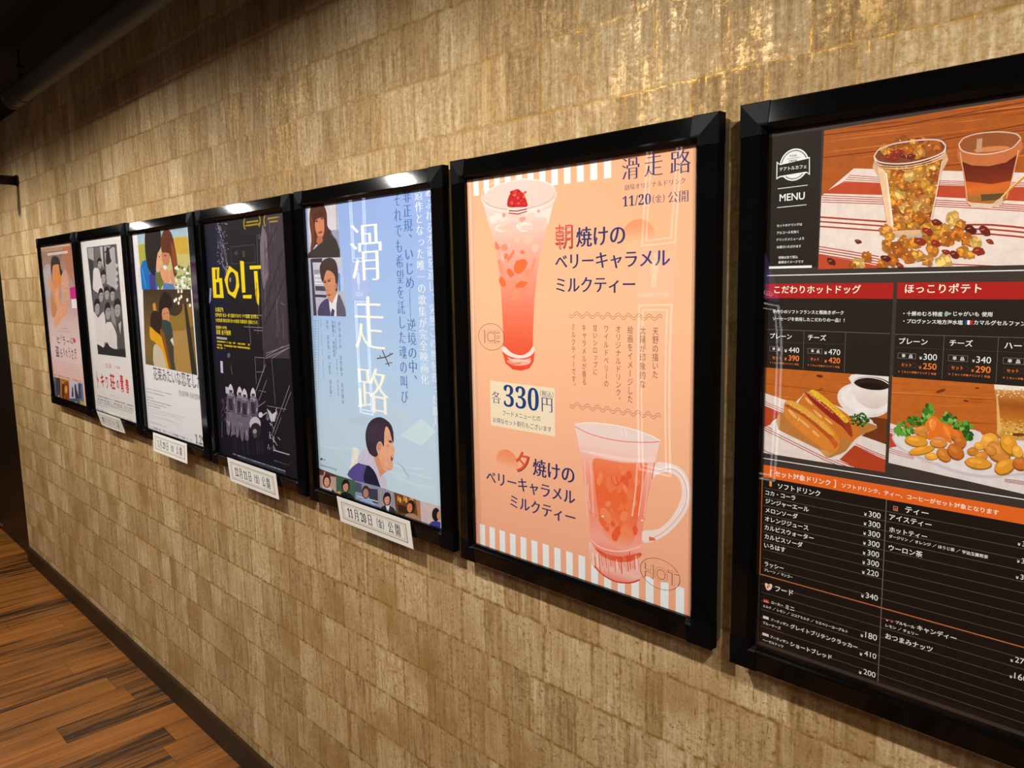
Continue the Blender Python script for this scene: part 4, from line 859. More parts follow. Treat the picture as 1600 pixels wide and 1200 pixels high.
A.Vt('遺作となった唯一の歌集が完全映画化', 647, 296, 670.5, 602, (240, 244, 250), 'mincho'); A.Vt('あふれる才能を遺し、突然この世を去った歌人', 664, 291, 686, 669, (240, 244, 250), 'mincho')
A.end('slogan_lettering')
A.fr(450, 250, 3.636)
A.Vt('水川あさみ　浅香航大　寄川歌太', 283, 915, 320, 1390, NV, 'mincho'); A.Vt('木下渓　池田優斗　吉村界人　染谷将太', 262, 912, 290, 1340, NV, 'sans'); A.Vt('水橋研二　坂井真紀', 246, 910, 270, 1120, NV, 'sans'); A.Vt('原作　萩原慎一郎「歌集　滑走路」', 216, 908, 252, 1360, NV, 'mincho')
A.Vt('監督　大庭功睦　脚本　桑村さや香', 184, 907, 205, 1240, NV, 'sans')
for x, y1 in ((170, 1300), (155, 1360), (148, 1250)):
    y = 910
    while y < y1: A.rect(x+1, y, x+4, y+8, (104, 120, 168)); y += 13+(y*7 % 5)
A.fr(450, 560, 3.75); A.T('kassouro-movie.jp', 190, 622, 285, 655, (44, 62, 150), 'sans'); A.ell(196, 590, 7, 7, (60, 70, 120)); A.rect(208, 590, 218, 598, (60, 70, 120))
A.end('credit_lettering')
A.fr(450, 250, 3.636)
PLN = (92, 78, 84)
A.line([(535, 1080), (575, 1170)], 9, PLN); A.line([(505, 1128), (555, 1120), (597, 1098)], 7, PLN); A.line([(552, 1160), (592, 1150)], 5, PLN); A.line([(520, 1108), (528, 1124)], 8, (150, 80, 80)); A.line([(578, 1095), (584, 1110)], 8, (150, 80, 80)); A.end('aeroplane_picture')
A.fr(490, 630, 5.714)
A.poly([(320, 605), (355, 385), (405, 410), (400, 520), (350, 580)], (238, 236, 228))
A.poly([(300, 640), (345, 570), (410, 530), (480, 540), (560, 640), (600, 760), (430, 740), (360, 690)], (92, 78, 150), sm=2); A.poly([(480, 545), (520, 560), (570, 650), (600, 755), (500, 735), (450, 700), (450, 640)], (34, 30, 58), sm=2); A.line([(400, 540), (440, 528), (480, 560)], 8, (40, 34, 70))
A.poly([(390, 530), (420, 440), (465, 402), (540, 480), (590, 620), (640, 650), (655, 730), (640, 775), (600, 755), (560, 640), (500, 560)], (206, 200, 220), sm=2)
A.poly([(540, 480), (560, 450), (620, 420), (650, 560), (660, 600), (610, 640), (596, 660), (570, 580)], (214, 150, 118), sm=2)
A.poly([(590, 360), (620, 250), (650, 195), (680, 210), (705, 300), (708, 370), (728, 425), (715, 445), (716, 465), (698, 480), (700, 520), (712, 545), (700, 590), (660, 602), (620, 590), (590, 500), (570, 420)], (232, 172, 138), sm=2)
A.poly([(465, 330), (465, 260), (490, 180), (540, 135), (600, 125), (650, 150), (690, 190), (712, 260), (714, 350), (700, 330), (680, 250), (650, 205), (632, 260), (628, 390), (605, 345), (575, 350), (560, 400), (575, 460), (545, 480), (500, 450), (475, 390)], (58, 44, 60), sm=2)
for i in range(14): x = 480+i*11; A.line([(x+10, 170+abs(7-i)*6), (x, 260), (x+8, 340)], 3, (96, 80, 98), sm=3)
A.poly([(580, 350), (605, 365), (600, 410), (575, 425), (564, 385)], (214, 146, 112), sm=2)
A.ell(686, 345, 16, 8, (60, 42, 48), rot=10); A.line([(668, 330), (700, 335)], 5, (58, 42, 44)); A.poly([(692, 472), (714, 468), (708, 500), (700, 522), (688, 498)], (158, 62, 62), sm=2); A.poly([(697, 474), (712, 471), (708, 484), (698, 486)], (236, 226, 222)); A.ell(662, 380, 10, 12, (222, 128, 120)); A.line([(610, 520), (640, 575), (690, 595)], 4, (196, 124, 94), sm=3)
for k in range(3): A.line([(745+k*6, 520+k*10), (800+k*8, 590), (850, 665)], 2, (110, 112, 124))
A.end('boy_in_profile_picture', 'photo')
# strip of six small photos along the bottom
E6 = [(48, 582, 45, 770), (200, 640, 205, 830), (368, 690, 375, 880), (572, 742, 580, 950), (716, 793, 750, 1010), (950, 872, 965, 1085), (1132, 922, 1135, 1150)]
BGS = [(190, 160, 150), (70, 104, 84), (140, 150, 176), (158, 156, 166), (110, 66, 36), (206, 186, 184)]
for k in range(6):
    a, b = E6[k], E6[k+1]; A.setclip((a[0], a[1]), (b[0], b[1]), (b[2], b[3]+60), (a[2], a[3]+60))
    A.poly([(a[0]-10, a[1]-40), (b[0]+20, b[1]-60), (b[2]+20, b[3]+90), (a[2]-10, a[3]+90)], BGS[k])
    if k == 0: A.poly([(40, 560), (210, 600), (210, 660), (40, 640)], (92, 58, 46))
    if k == 1: [A.line([(205+20*i, 650), (210+20*i, 850)], 4, (46, 76, 60)) for i in range(9)]; A.ell(225, 800, 20, 14, (214, 170, 90))
    if k == 2: A.poly([(370, 700), (430, 720), (430, 800), (370, 790)], (80, 84, 108)); A.poly([(490, 760), (580, 770), (580, 900), (500, 880)], (60, 62, 78)); A.line([(390, 830), (580, 880)], 9, (216, 218, 226))
    if k == 3: [A.line([(590+24*i, 760), (585+24*i, 930)], 7, (120, 120, 134)) for i in range(7)]
    if k == 4: [A.ell(755+18*i, 850+(i % 3)*14, 8, 26, [(214, 148, 60), (240, 186, 96), (150, 90, 40)][i % 3]) for i in range(9)]; A.poly([(750, 900), (850, 930), (850, 990), (760, 980)], (60, 34, 20)); A.poly([(910, 850), (970, 870), (970, 1090), (940, 1080)], (168, 120, 84))
    hx, hy, hair, skin, cl = [(120, 690, (66, 38, 30), (222, 160, 130), (44, 40, 42)), (288, 735, (24, 22, 24), (206, 150, 120), (22, 22, 26)), (468, 790, (64, 48, 52), (176, 130, 116), (150, 176, 216)), (658, 850, (42, 30, 28), (214, 156, 126), (38, 38, 52)), (872, 920, (40, 28, 24), (214, 132, 84), (170, 132, 112)), (1095, 990, (22, 22, 34), (206, 136, 100), (60, 64, 140))][k]
    A.poly([(hx-75, hy+180), (hx-65, hy+95), (hx-25, hy+62), (hx+30, hy+70), (hx+75, hy+110), (hx+85, hy+200)], cl, sm=2)
    if k == 3: A.poly([(hx-15, hy+60), (hx+20, hy+65), (hx+8, hy+140)], (226, 228, 236))
    if k == 0: A.poly([(hx-38, hy+50), (hx, hy+66), (hx+36, hy+60), (hx+40, hy+105), (hx, hy+112), (hx-40, hy+90)], (224, 200, 214), sm=2); A.line([(92, 660), (100, 610)], 16, (222, 160, 130))
    A.ell(hx-2, hy+4, 36, 60, hair, n=22); A.ell(hx+(30 if k == 5 else -2 if k != 4 else -14), hy+14, 24, 42, skin, n=18)
    if k in (1, 3): A.poly([(hx-34, hy-10), (hx-20, hy-50), (hx+16, hy-52), (hx+34, hy-8), (hx+20, hy-12), (hx, hy-20), (hx-20, hy-6)], hair, sm=2)
    if k not in (2, 5): A.line([(hx-16, hy+8), (hx-6, hy+8)], 4, (60, 36, 30)); A.line([(hx+6, hy+9), (hx+16, hy+10)], 4, (60, 36, 30)); A.line([(hx-8, hy+36), (hx+8, hy+37)], 4, (150, 70, 60))
    A.clip = None
A.end('photo_strip', 'photo')
make_cover(*FR[4], ROOT[4], lambda u, v: .0012*math.sin(math.pi*u)*math.sin(math.pi*v))
# ================================================================== near-black film poster
A = Art(3, 0, [(30, 25, 28), (27, 22, 24), (28, 23, 24), (24, 20, 30), (19, 18, 32)])
A.fr(320, 330, 5.219); r = random.Random(6); Y = (240, 214, 22)
A.poly([(18, 80), (110, 70), (150, 400), (190, 700), (160, 1200), (20, 1200)], (24, 23, 46), sm=2)
A.poly([(500, 15), (630, -5), (690, 1200), (480, 1200), (460, 700), (455, 300)], (64, 53, 62)); A.poly([(470, 100), (505, 200), (520, 520), (480, 640), (455, 460), (450, 270)], (122, 108, 118))
for i in range(46):
    x = r.uniform(460, 640); y = r.uniform(0, 900); A.line([(x, y), (x+r.uniform(2, 14), y+r.uniform(80, 330))], r.uniform(2, 9), r.choice([(48, 40, 50), (92, 79, 88), (78, 66, 80), (116, 100, 110), (40, 32, 36)]))
for P in ([(640, 300), (560, 560), (480, 800)], [(650, 540), (560, 770), (480, 930)], [(590, 120), (500, 330)]): A.line(P, 11, (32, 25, 27))
for i in range(60):
    t = r.random(); x = 95+110*t+r.uniform(-20, 26); y = 100+520*t+r.uniform(-50, 50); A.line([(x, y), (x+r.uniform(2, 16), y+r.uniform(8, 60))], r.uniform(2, 5), r.choice([(176, 176, 206), (110, 110, 150), (214, 214, 230), (80, 80, 120)]))
for i in range(70): A.ell(130+r.uniform(-30, 60), r.uniform(100, 460), r.uniform(2, 5), r.uniform(2, 5), r.choice([(190, 190, 214), (120, 120, 160)]), n=6)
A.box(208, 290, 415, 420, 4, (92, 84, 94)); A.ell(255, 340, 14, 18, (70, 62, 70)); A.rect(306, 325, 328, 372, (74, 66, 74)); A.line([(425, 190), (440, 800), (430, 1000)], 5, (120, 108, 116), sm=3); A.ring(445, 208, 17, 4, (150, 140, 146))
for P in ([(320, 845), (470, 850)], [(320, 942), (470, 950)], [(360, 900), (375, 1080)], [(400, 970), (470, 975)], [(100, 90), (160, 300), (200, 500)], [(620, 745), (645, 765)], [(500, 1160), (690, 1090)], [(545, 1200), (690, 1110)]): A.line(P, 5, (150, 138, 146))
A.poly([(40, 625), (55, 630), (50, 730), (35, 760)], (150, 150, 200))
A.fr(320, 540, 5.219)
for P, w in [([(410, 95), (485, 100)], 5), ([(410, 95), (420, 310)], 5), ([(485, 100), (480, 215)], 5), ([(420, 215), (480, 215)], 4), ([(495, 155), (415, 375)], 9), ([(505, 280), (440, 450)], 6), ([(495, 455), (440, 495)], 6), ([(495, 105), (680, 20)], 7), ([(500, 85), (640, 5)], 6), ([(692, 325), (550, 720)], 7), ([(702, 380), (560, 750)], 6), ([(505, 490), (665, 520)], 5), ([(130, 120), (150, 225)], 5), ([(210, 160), (225, 240)], 5), ([(545, 110), (575, 480)], 4), ([(440, 365), (500, 380)], 4), ([(140, 620), (140, 750)], 4)]: A.line(P, w, (142, 128, 136))
A.poly([(126, 125), (146, 128), (150, 225), (130, 220)], (196, 196, 224)); A.ell(195, 80, 12, 20, (96, 98, 140))
A.poly([(630, 520), (740, 700), (740, 1100), (600, 800)], (28, 24, 26))
SV = [(176, 166, 184), (112, 102, 120), (214, 208, 220), (78, 70, 90), (146, 136, 156)]
def worker(x, y, h):
    A.poly([(x-32, y+100), (x-20, y+62), (x+22, y+62), (x+40, y+110), (x+44, y+h*.55), (x+34, y+h*.8), (x+30, y+h), (x+6, y+h*.98), (x, y+h*.7), (x-10, y+h), (x-32, y+h*.96), (x-36, y+h*.6)], SV[1], sm=2)
    for i in range(26): a = x+r.uniform(-30, 34); b = y+r.uniform(70, h*.95); A.line([(a, b), (a+r.uniform(-7, 9), b+r.uniform(14, 46))], r.uniform(3, 8), r.choice(SV))
    A.poly([(x-24, y+96), (x+22, y+100), (x+26, y+220), (x-22, y+214)], (52, 46, 58)); A.box(x-24, y+96, x+22, y+214, 4, SV[4])
    A.poly([(x-20, y+60), (x-20, y+24), (x-4, y-14), (x+16, y+20), (x+20, y+62)], SV[2], sm=2); A.poly([(x-14, y+36), (x+14, y+38), (x+12, y+62), (x-12, y+62)], (70, 62, 78)); A.rect(x-22, y+72, x+20, y+84, SV[2])
for x, y, h in [(212, 325, 400), (285, 345, 400), (395, 355, 250), (325, 362, 410)]: worker(x, y, h)
A.rect(168, 335, 198, 395, (196, 192, 214)); A.ell(410, 640, 46, 60, (196, 190, 200)); A.ell(415, 690, 44, 60, (40, 34, 42)); A.ell(408, 700, 16, 20, (160, 152, 164)); A.ell(410, 735, 14, 20, (84, 76, 88))
for i in range(34): x = r.uniform(510, 600); y = r.uniform(505, 830); A.line([(x, y), (x+r.uniform(-12, 26), y+r.uniform(20, 60))], r.uniform(4, 11), r.choice(SV))
A.poly([(505, 510), (550, 560), (590, 530), (570, 620), (540, 615)], (206, 200, 208)); A.ell(455, 565, 18, 22, SV[2]); A.line([(470, 570), (505, 545)], 10, SV[0])
for i in range(40): x = r.uniform(135, 180); y = r.uniform(420, 620); A.line([(x, y), (x+r.uniform(-8, 12), y+r.uniform(8, 30))], 4, r.choice([(110, 100, 130), (70, 60, 92), (140, 130, 156), (110, 40, 60)]))
for i in range(22): x = r.uniform(220, 480); A.line([(x, r.uniform(740, 800)), (x+6, r.uniform(830, 900))], 4, (62, 56, 82))
A.line([(560, 852), (690, 890)], 8, (190, 184, 190)); A.end('night_street_photo', 'photo')
A.poly([(280, 895), (660, 1020), (660, 1060), (285, 940)], (44, 52, 66)); A.end('credit_bar')
A.dash(230, 880, 655, 1018, 9, (190, 188, 196), 3, .8); A.dash(565, 936, 690, 972, 6, (150, 148, 156), 4, .6)
A.fr(320, 330, 5.219)
for P in ([(57, 460), (118, 458), (118, 545), (140, 545), (155, 708), (70, 706)],): A.poly(P, Y)
A.poly([(85, 475), (98, 475), (100, 555), (88, 555)], (36, 32, 50)); A.poly([(92, 580), (118, 580), (124, 680), (96, 680)], (36, 32, 46)); A.line([(100, 460), (118, 545)], 5, (36, 32, 46))
A.poly([(160, 560), (200, 445), (270, 500), (282, 610), (248, 712), (190, 670)], Y); A.ell(222, 578, 34, 84, (38, 32, 40), n=30); A.ell(207, 560, 6, 20, (170, 160, 180))
A.poly([(287, 405), (318, 408), (332, 662), (304, 665)], Y); A.poly([(310, 685), (382, 682), (380, 712), (312, 710)], Y)
A.poly([(364, 445), (458, 442), (458, 470), (368, 475)], Y); A.poly([(400, 488), (428, 488), (444, 690), (440, 770), (428, 750), (414, 690)], Y)
for i in range(16): A.line([(405+r.uniform(0, 30), 540+r.uniform(0, 200)), (410+r.uniform(0, 26), 560+r.uniform(0, 210))], 3, (110, 98, 30))
A.end('title_lettering')
A.T('永瀬正敏', 84, 785, 152, 820, Y, 'bold'); A.T('佐野史郎 金山一彦 佐藤ひろのり テイ龍進 吉村界人', 84, 836, 438, 870, Y, 'bold'); A.T('大西信満 堀内正美 佐々木詩音 佐藤浩市 月船さらら', 88, 880, 430, 915, Y, 'bold')
A.T('監督脚本 林海象', 90, 935, 180, 962, Y, 'bold'); A.T('音楽 金子隆博', 92, 975, 212, 1002, Y, 'bold'); A.dash(96, 1026, 180, 1030, 20, (226, 222, 200), 1, .9)
for y in (1050, 1078, 1100): A.dash(100, y+8, 365 if y != 1100 else 160, y+30 if y != 1100 else y+10, 15, Y, y, .85)
YD = (196, 170, 30)
for k in range(12):
    for (cx, cy, sg) in ((318, 100, -1), (452, 80, 1), (482, 76, -1)):
        q = (k-5.5)/5.5; A.ell(cx+sg*(-q*q*10), cy+q*45, 6, 3, YD, rot=sg*50*q, n=8)
A.dash(335, 76, 438, 82, 16, YD, 5, .95); A.dash(330, 104, 446, 106, 17, YD, 6, .95); A.dash(512, 50, 606, 46, 15, YD, 7, .95); A.dash(528, 80, 592, 76, 15, YD, 8, .95)
A.end('credit_lettering')
make_cover(*FR[3], ROOT[3], lambda u, v: .001*math.sin(math.pi*u)*math.sin(math.pi*v))
# ================================================================== white poster with two stacked colour photos
A = Art(2, (236, 232, 234)); INK = (62, 58, 62); r = random.Random(12)
A.fr(200, 350, 4.8)
A.setclip((60, 0), (440, 0), (480, 490), (105, 492))
A.poly([(40, -60), (520, -60), (520, 520), (40, 520)], 0, grad=[(136, 172, 206), (170, 196, 206), (206, 190, 110), (196, 186, 130), (196, 200, 170)])
A.poly([(300, 120), (460, 100), (460, 220), (330, 210)], (206, 168, 62), sm=2); A.poly([(60, 170), (150, 160), (150, 290), (60, 300)], (172, 170, 60), sm=2)
A.poly([(90, 500), (95, 320), (130, 270), (210, 320), (220, 500)], (24, 110, 186), sm=2); A.poly([(160, 380), (205, 360), (210, 500), (165, 500)], (70, 60, 130)); A.line([(105, 330), (135, 480)], 8, (110, 190, 236))
A.poly([(205, 420), (215, 350), (250, 330), (270, 440), (240, 500)], (108, 112, 40)); A.poly([(215, 200), (240, 195), (250, 280), (240, 350), (215, 360), (205, 280)], (226, 168, 128), sm=2)
A.poly([(128, 60), (150, 25), (220, 20), (248, 80), (245, 180), (222, 220), (212, 300), (200, 390), (150, 330), (128, 200)], (40, 30, 26), sm=2)
A.poly([(250, 200), (262, 190), (305, 190), (315, 260), (300, 315), (270, 310), (255, 270)], (196, 128, 92), sm=2)
A.poly([(245, 130), (262, 60), (295, 35), (330, 80), (350, 170), (375, 330), (350, 400), (330, 300), (308, 220), (262, 215), (252, 200)], (98, 48, 26), sm=2); A.poly([(320, 130), (350, 200), (372, 330), (352, 360), (330, 240)], (140, 74, 36), sm=2)
A.ell(280, 238, 9, 4, (60, 32, 26)); A.ell(236, 245, 6, 4, (80, 46, 36))
A.poly([(240, 350), (265, 330), (300, 340), (320, 400), (300, 450), (260, 420)], (222, 158, 118), sm=2); A.poly([(318, 350), (335, 345), (350, 420), (352, 460), (325, 440)], (214, 148, 108), sm=2); A.poly([(260, 440), (340, 450), (360, 500), (265, 500)], (96, 128, 176)); A.poly([(262, 320), (280, 305), (295, 330), (275, 345)], (230, 226, 236))
for i in range(60): A.ell(370+r.uniform(-14, 95), 400+r.uniform(-80, 90), r.uniform(5, 12), r.uniform(6, 14), r.choice([(236, 236, 222), (112, 136, 66), (88, 108, 50), (250, 250, 240), (150, 166, 100)]), n=8, jit=.2)
A.setclip((105, 492), (470, 490), (520, 1135), (130, 1050), (125, 900))
A.poly([(60, 480), (540, 480), (540, 1150), (60, 1150)], 0, grad=[(66, 50, 34), (92, 70, 40), (120, 92, 44), (132, 104, 52), (118, 96, 56)])
A.poly([(330, 810), (440, 790), (500, 1140), (370, 1130)], (176, 138, 76), sm=2); A.poly([(320, 640), (480, 600), (500, 760), (330, 800)], (150, 116, 50), sm=2); A.poly([(420, 600), (440, 600), (520, 1140), (480, 1140), (440, 800)], (58, 46, 36)); A.ell(350, 620, 60, 70, (70, 52, 36))
A.poly([(240, 560), (270, 510), (320, 540), (330, 620), (300, 640), (262, 640), (245, 690), (230, 640)], (40, 28, 22), sm=2); A.poly([(258, 640), (300, 630), (312, 700), (295, 752), (272, 745), (258, 700)], (206, 144, 100), sm=2); A.line([(266, 672), (280, 672)], 4, (60, 36, 28)); A.line([(292, 668), (304, 666)], 4, (60, 36, 28)); A.line([(280, 724), (298, 722)], 4, (140, 70, 56))
A.poly([(235, 700), (270, 750), (320, 750), (340, 860), (350, 1100), (380, 1140), (330, 1120), (280, 900)], (72, 66, 50), sm=2); A.poly([(255, 720), (320, 740), (324, 820), (290, 830)], (54, 72, 70), sm=2); A.poly([(316, 870), (336, 850), (345, 920)], (226, 220, 206))
A.poly([(170, 700), (185, 655), (235, 660), (255, 720), (250, 790), (235, 830), (200, 810), (170, 770)], (52, 34, 26), sm=2); A.poly([(185, 600), (205, 590), (215, 650), (190, 650)], (206, 150, 40))
A.poly([(190, 930), (215, 900), (260, 940), (300, 1090), (200, 1090)], (206, 190, 166), sm=2); A.poly([(163, 770), (200, 800), (262, 860), (290, 960), (320, 1110), (292, 1090), (262, 960), (200, 885), (168, 860)], (226, 166, 28), sm=2); A.poly([(240, 790), (270, 820), (300, 960), (330, 1110), (310, 1090), (280, 960)], (140, 84, 40), sm=2)
for x, y in [(378, 505), (402, 505), (400, 545), (386, 560), (362, 565), (350, 575), (380, 592), (445, 570), (465, 610)]: A.ell(x, y, 8, 14, (246, 240, 220), n=14)
A.clip = None; A.end('stacked_photos', 'photo')
A.fr(200, 560, 7.06); A.T('花束みたいな恋をした', 278, 142, 812, 285, INK, 'sans', asp=1.25); A.line([(285, 215), (500, 250), (780, 305)], 3, INK)
A.fr(200, 350, 4.8); A.Vt('はじまりは、終電後のふたり', 60, 150, 100, 520, (110, 104, 110), 'thin')
A.fr(200, 560, 7.06); A.T('菅田将暉 有村架純', 558, 366, 800, 446, INK, 'mincho'); A.T('𝟏.𝟐𝟗', 740, 862, 850, 935, INK)
for k, (x0, y0, x1, y1) in enumerate([(205, 322, 490, 400), (207, 360, 400, 412), (210, 420, 280, 436), (213, 452, 475, 518), (216, 480, 420, 538), (220, 508, 350, 548)]): A.dash(x0, y0, x1, y1, 12, (120, 114, 120), k, .8)
for k in range(5): A.line([(232, 552+22*k), (430+40*(k % 3), 600+24*k), (640-20*k, 660+24*k)], 2.2, (150, 144, 150))
A.dash(245, 700, 420, 745, 12, (140, 134, 140), 8, .6); A.dash(240, 742, 700, 895, 22, (104, 98, 104), 9, .7)
A.end('lettering')
make_cover(*FR[2], ROOT[2])
# ================================================================== white poster with a black and white group photo
A = Art(1, (232, 226, 222)); r = random.Random(14); G = lambda v: (v, int(v*.96), int(v*.95))
A.fr(115, 360, 6.0)
A.setclip((122, 160), (402, 126), (492, 1192), (230, 1160))
A.poly([(100, 100), (520, 100), (520, 1220), (100, 1220)], G(96)); A.poly([(130, 165), (185, 160), (190, 285), (140, 260)], G(176)); A.poly([(195, 160), (245, 155), (250, 250), (200, 290)], G(112)); A.poly([(245, 155), (270, 152), (280, 360), (262, 300)], G(196)); A.poly([(285, 150), (330, 145), (390, 160), (410, 560), (310, 500), (300, 320)], G(180)); A.line([(275, 150), (308, 480)], 12, G(44)); A.line([(290, 210), (370, 140)], 14, G(38)); A.poly([(310, 160), (330, 165), (345, 260), (355, 290), (320, 320), (302, 300), (305, 200)], G(40), sm=2); A.line([(385, 140), (420, 580)], 14, G(56))
for y in (330, 400, 460, 520): A.ell(405, y, 12, 20, G(196))
A.poly([(185, 370), (215, 352), (240, 370), (262, 480), (285, 600), (200, 570), (178, 520)], G(220), sm=2); A.poly([(130, 260), (185, 290), (180, 520), (180, 770), (140, 500)], G(60))
A.poly([(170, 780), (200, 770), (230, 820), (280, 760), (300, 880), (290, 1060), (280, 1100), (220, 1080), (180, 950)], G(226), sm=2); A.poly([(300, 880), (330, 860), (360, 870), (410, 1000), (410, 1110), (340, 1090), (290, 1040)], G(222), sm=2); A.poly([(330, 680), (380, 740), (400, 900), (360, 860)], G(150)); A.poly([(400, 860), (450, 800), (490, 1190), (410, 1120)], G(84)); A.poly([(420, 880), (445, 850), (440, 980)], G(196))
for x, y, w, h in [(245, 310, 22, 52), (280, 440, 26, 66), (258, 610, 24, 66), (312, 590, 25, 64), (364, 600, 24, 66), (222, 720, 26, 80), (322, 760, 28, 84), (412, 730, 32, 90)]:
    A.ell(x-2, y-h*.28, w*1.02, h*.78, G(34), n=18); A.ell(x, y+h*.1, w*.82, h*.82, G(168), n=18); A.poly([(x-w*.9, y-h*.15), (x-w*.6, y-h*.8), (x+w*.3, y-h*.95), (x+w*.8, y-h*.3), (x+w*.3, y-h*.42), (x-w*.4, y-h*.36)], G(34), sm=2)
    A.line([(x-w*.5, y), (x-w*.15, y)], 5, G(40)); A.line([(x+w*.15, y), (x+w*.5, y)], 5, G(40)); A.line([(x-w*.25, y+h*.52), (x+w*.25, y+h*.52)], 4, G(80)); A.line([(x, y+5), (x+1, y+h*.3)], 3, G(120))
A.line([(300, 745), (345, 745)], 4, G(30))
A.poly([(220, 1065), (280, 1100), (310, 1045), (340, 1090), (400, 1120), (470, 1110), (500, 1200), (225, 1170)], G(46), sm=2); A.line([(330, 1040), (360, 1075), (400, 1110)], 14, G(206))
A.clip = None; A.end('group_photo', 'photo')
A.fr(115, 540, 8.0); RDD = (206, 42, 36); x = 0
for t, q in [('ト', (282, 318, 322, 535)), ('キ', (332, 345, 388, 525)), ('ワ', (396, 388, 438, 545)), ('荘', (446, 345, 525, 558)), ('の', (532, 430, 575, 545)), ('青', (574, 355, 634, 590)), ('春', (642, 408, 700, 605))]: A.T(t, *q, RDD, 'black', fit=1)
A.end('title_lettering')
A.T('監督', 372, 228, 388, 256, (214, 110, 104), 'sans'); A.T('市川準', 398, 232, 472, 276, (206, 74, 68), 'sans'); A.T('主演', 498, 248, 514, 276, (214, 110, 104), 'sans'); A.T('本木雅弘', 524, 250, 585, 296, (206, 74, 68), 'sans'); A.dash(448, 604, 562, 648, 12, (222, 140, 132), 3)
for k, (y, h, v) in enumerate([(618, 20, 90), (655, 20, 90), (684, 13, 70), (708, 12, 80), (730, 9, 120)]): A.dash(292, y, 742 if k < 4 else 450, y+128 if k < 4 else y+50, h, G(v), k+20, .7)
A.dash(290, 778, 435, 842, 26, G(120), 30, .85); A.dash(510, 860, 735, 930, 22, G(170), 31, .6)
A.fr(115, 360, 6.0)
for k in range(24): A.rect(432+k*1.5, 160+k*14, 437+k*1.5, 168+k*14, (200, 160, 154))
A.Vt('デジタル', 448, 480, 470, 580, (222, 70, 62), 'bold'); A.end('credit_lettering')
make_cover(*FR[1], ROOT[1])
# ================================================================== pink poster
A = Art(0, 0, [(160, 116, 96), (176, 140, 128), (184, 160, 156), (222, 190, 184), (238, 212, 208), (240, 200, 186), (230, 178, 158)]); r = random.Random(17)
A.fr(50, 370, 8.0)
A.poly([(105, 130), (470, 80), (480, 160), (110, 190)], (190, 150, 122)); A.poly([(110, 110), (470, 70), (470, 110), (110, 150)], (214, 186, 160))
A.poly([(380, 130), (480, 110), (520, 600), (440, 420), (390, 260)], (188, 120, 84)); A.poly([(130, 420), (230, 340), (240, 500), (230, 800), (190, 760)], (190, 178, 176), sm=2)
A.line([(150, 410), (228, 345)], 5, (110, 90, 84)); A.line([(225, 420), (250, 500)], 6, (110, 84, 70))
for i in range(12): A.line([(230+r.uniform(-20, 150), 210+r.uniform(-10, 20)), (270+r.uniform(-20, 90), 290)], 6, (120, 86, 62))
A.poly([(235, 330), (250, 260), (300, 240), (345, 290), (360, 390), (385, 450), (360, 500), (330, 420), (300, 360), (260, 380), (250, 480), (235, 420)], (60, 48, 42), sm=2)
A.poly([(255, 400), (265, 360), (300, 345), (335, 350), (345, 430), (360, 500), (350, 620), (335, 690), (300, 660), (270, 560), (255, 480)], (226, 146, 88), sm=2); A.poly([(330, 440), (365, 500), (350, 620), (325, 560)], (224, 142, 50), sm=2)
A.line([(285, 430), (290, 480)], 7, (130, 74, 48)); A.line([(320, 370), (335, 420)], 7, (196, 110, 70)); A.line([(300, 400), (302, 520)], 4, (200, 120, 76))
A.poly([(215, 545), (245, 540), (270, 600), (300, 690), (320, 700), (345, 790), (330, 880), (300, 860), (270, 720), (230, 640)], (232, 152, 96), sm=2); A.poly([(290, 650), (330, 650), (340, 690), (330, 740), (345, 870), (320, 880), (295, 780)], (238, 166, 112), sm=2)
A.poly([(370, 480), (405, 415), (430, 440), (460, 560), (470, 760), (460, 880), (420, 930), (360, 900), (345, 860), (375, 740), (362, 620)], (216, 164, 140), sm=2)
for i in range(90): x = 405+r.uniform(-35, 45); y = 600+r.uniform(-140, 250); A.ell(x, y, 5, 4, r.choice([(238, 204, 186), (186, 124, 104), (230, 180, 156)]), n=6)
A.poly([(230, 700), (300, 860), (320, 960), (260, 1010), (240, 900)], (206, 140, 92), sm=2)
A.poly([(275, 1090), (290, 990), (330, 890), (400, 870), (450, 900), (430, 960), (370, 1040), (330, 1090), (300, 1130)], (236, 172, 132), sm=2)
for P in ([(340, 900), (350, 960), (345, 1030)], [(380, 890), (395, 950), (375, 1010)], [(415, 880), (425, 930), (410, 980)], [(330, 1000), (320, 1070)]): A.line(P, 5, (180, 104, 76), sm=3)
A.poly([(470, 640), (545, 620), (560, 900), (500, 905)], (206, 40, 130)); A.poly([(490, 780), (560, 775), (560, 895), (500, 898)], (244, 236, 240)); A.end('girl_photo', 'photo')
A.dash(190, 205, 445, 180, 34, (248, 246, 244), 2, 1.); A.T('日本公開', 500, 800, 560, 880, (90, 40, 70), 'bold') if False else None
A.end('slogan_lettering')
A.fr(50, 510, 8.0); BK = (60, 50, 56)
for t, q in [('ヒ', (312, 120, 350, 212)), ('ト', (358, 85, 378, 200)), ('ラ', (384, 128, 418, 240)), ('ー', (432, 180, 470, 196)), ('に', (478, 135, 516, 222)), ('盗', (288, 235, 346, 382)), ('ら', (350, 280, 384, 388)), ('れ', (386, 260, 415, 360)), ('た', (418, 290, 450, 385)), ('う', (452, 262, 482, 400)), ('さ', (488, 280, 522, 412)), ('ぎ', (526, 265, 562, 408))]: A.T(t, *q, BK, 'bold', fit=1)
A.T('も', 512, 148, 546, 200, (206, 60, 70), 'black') if False else A.poly([(512, 150), (528, 148), (546, 175), (540, 205), (516, 195)], (214, 70, 84), sm=2)
A.end('title_lettering')
A.dash(360, 18, 440, 28, 12, (170, 140, 140), 1); A.dash(310, 48, 490, 70, 13, (170, 140, 140), 2)
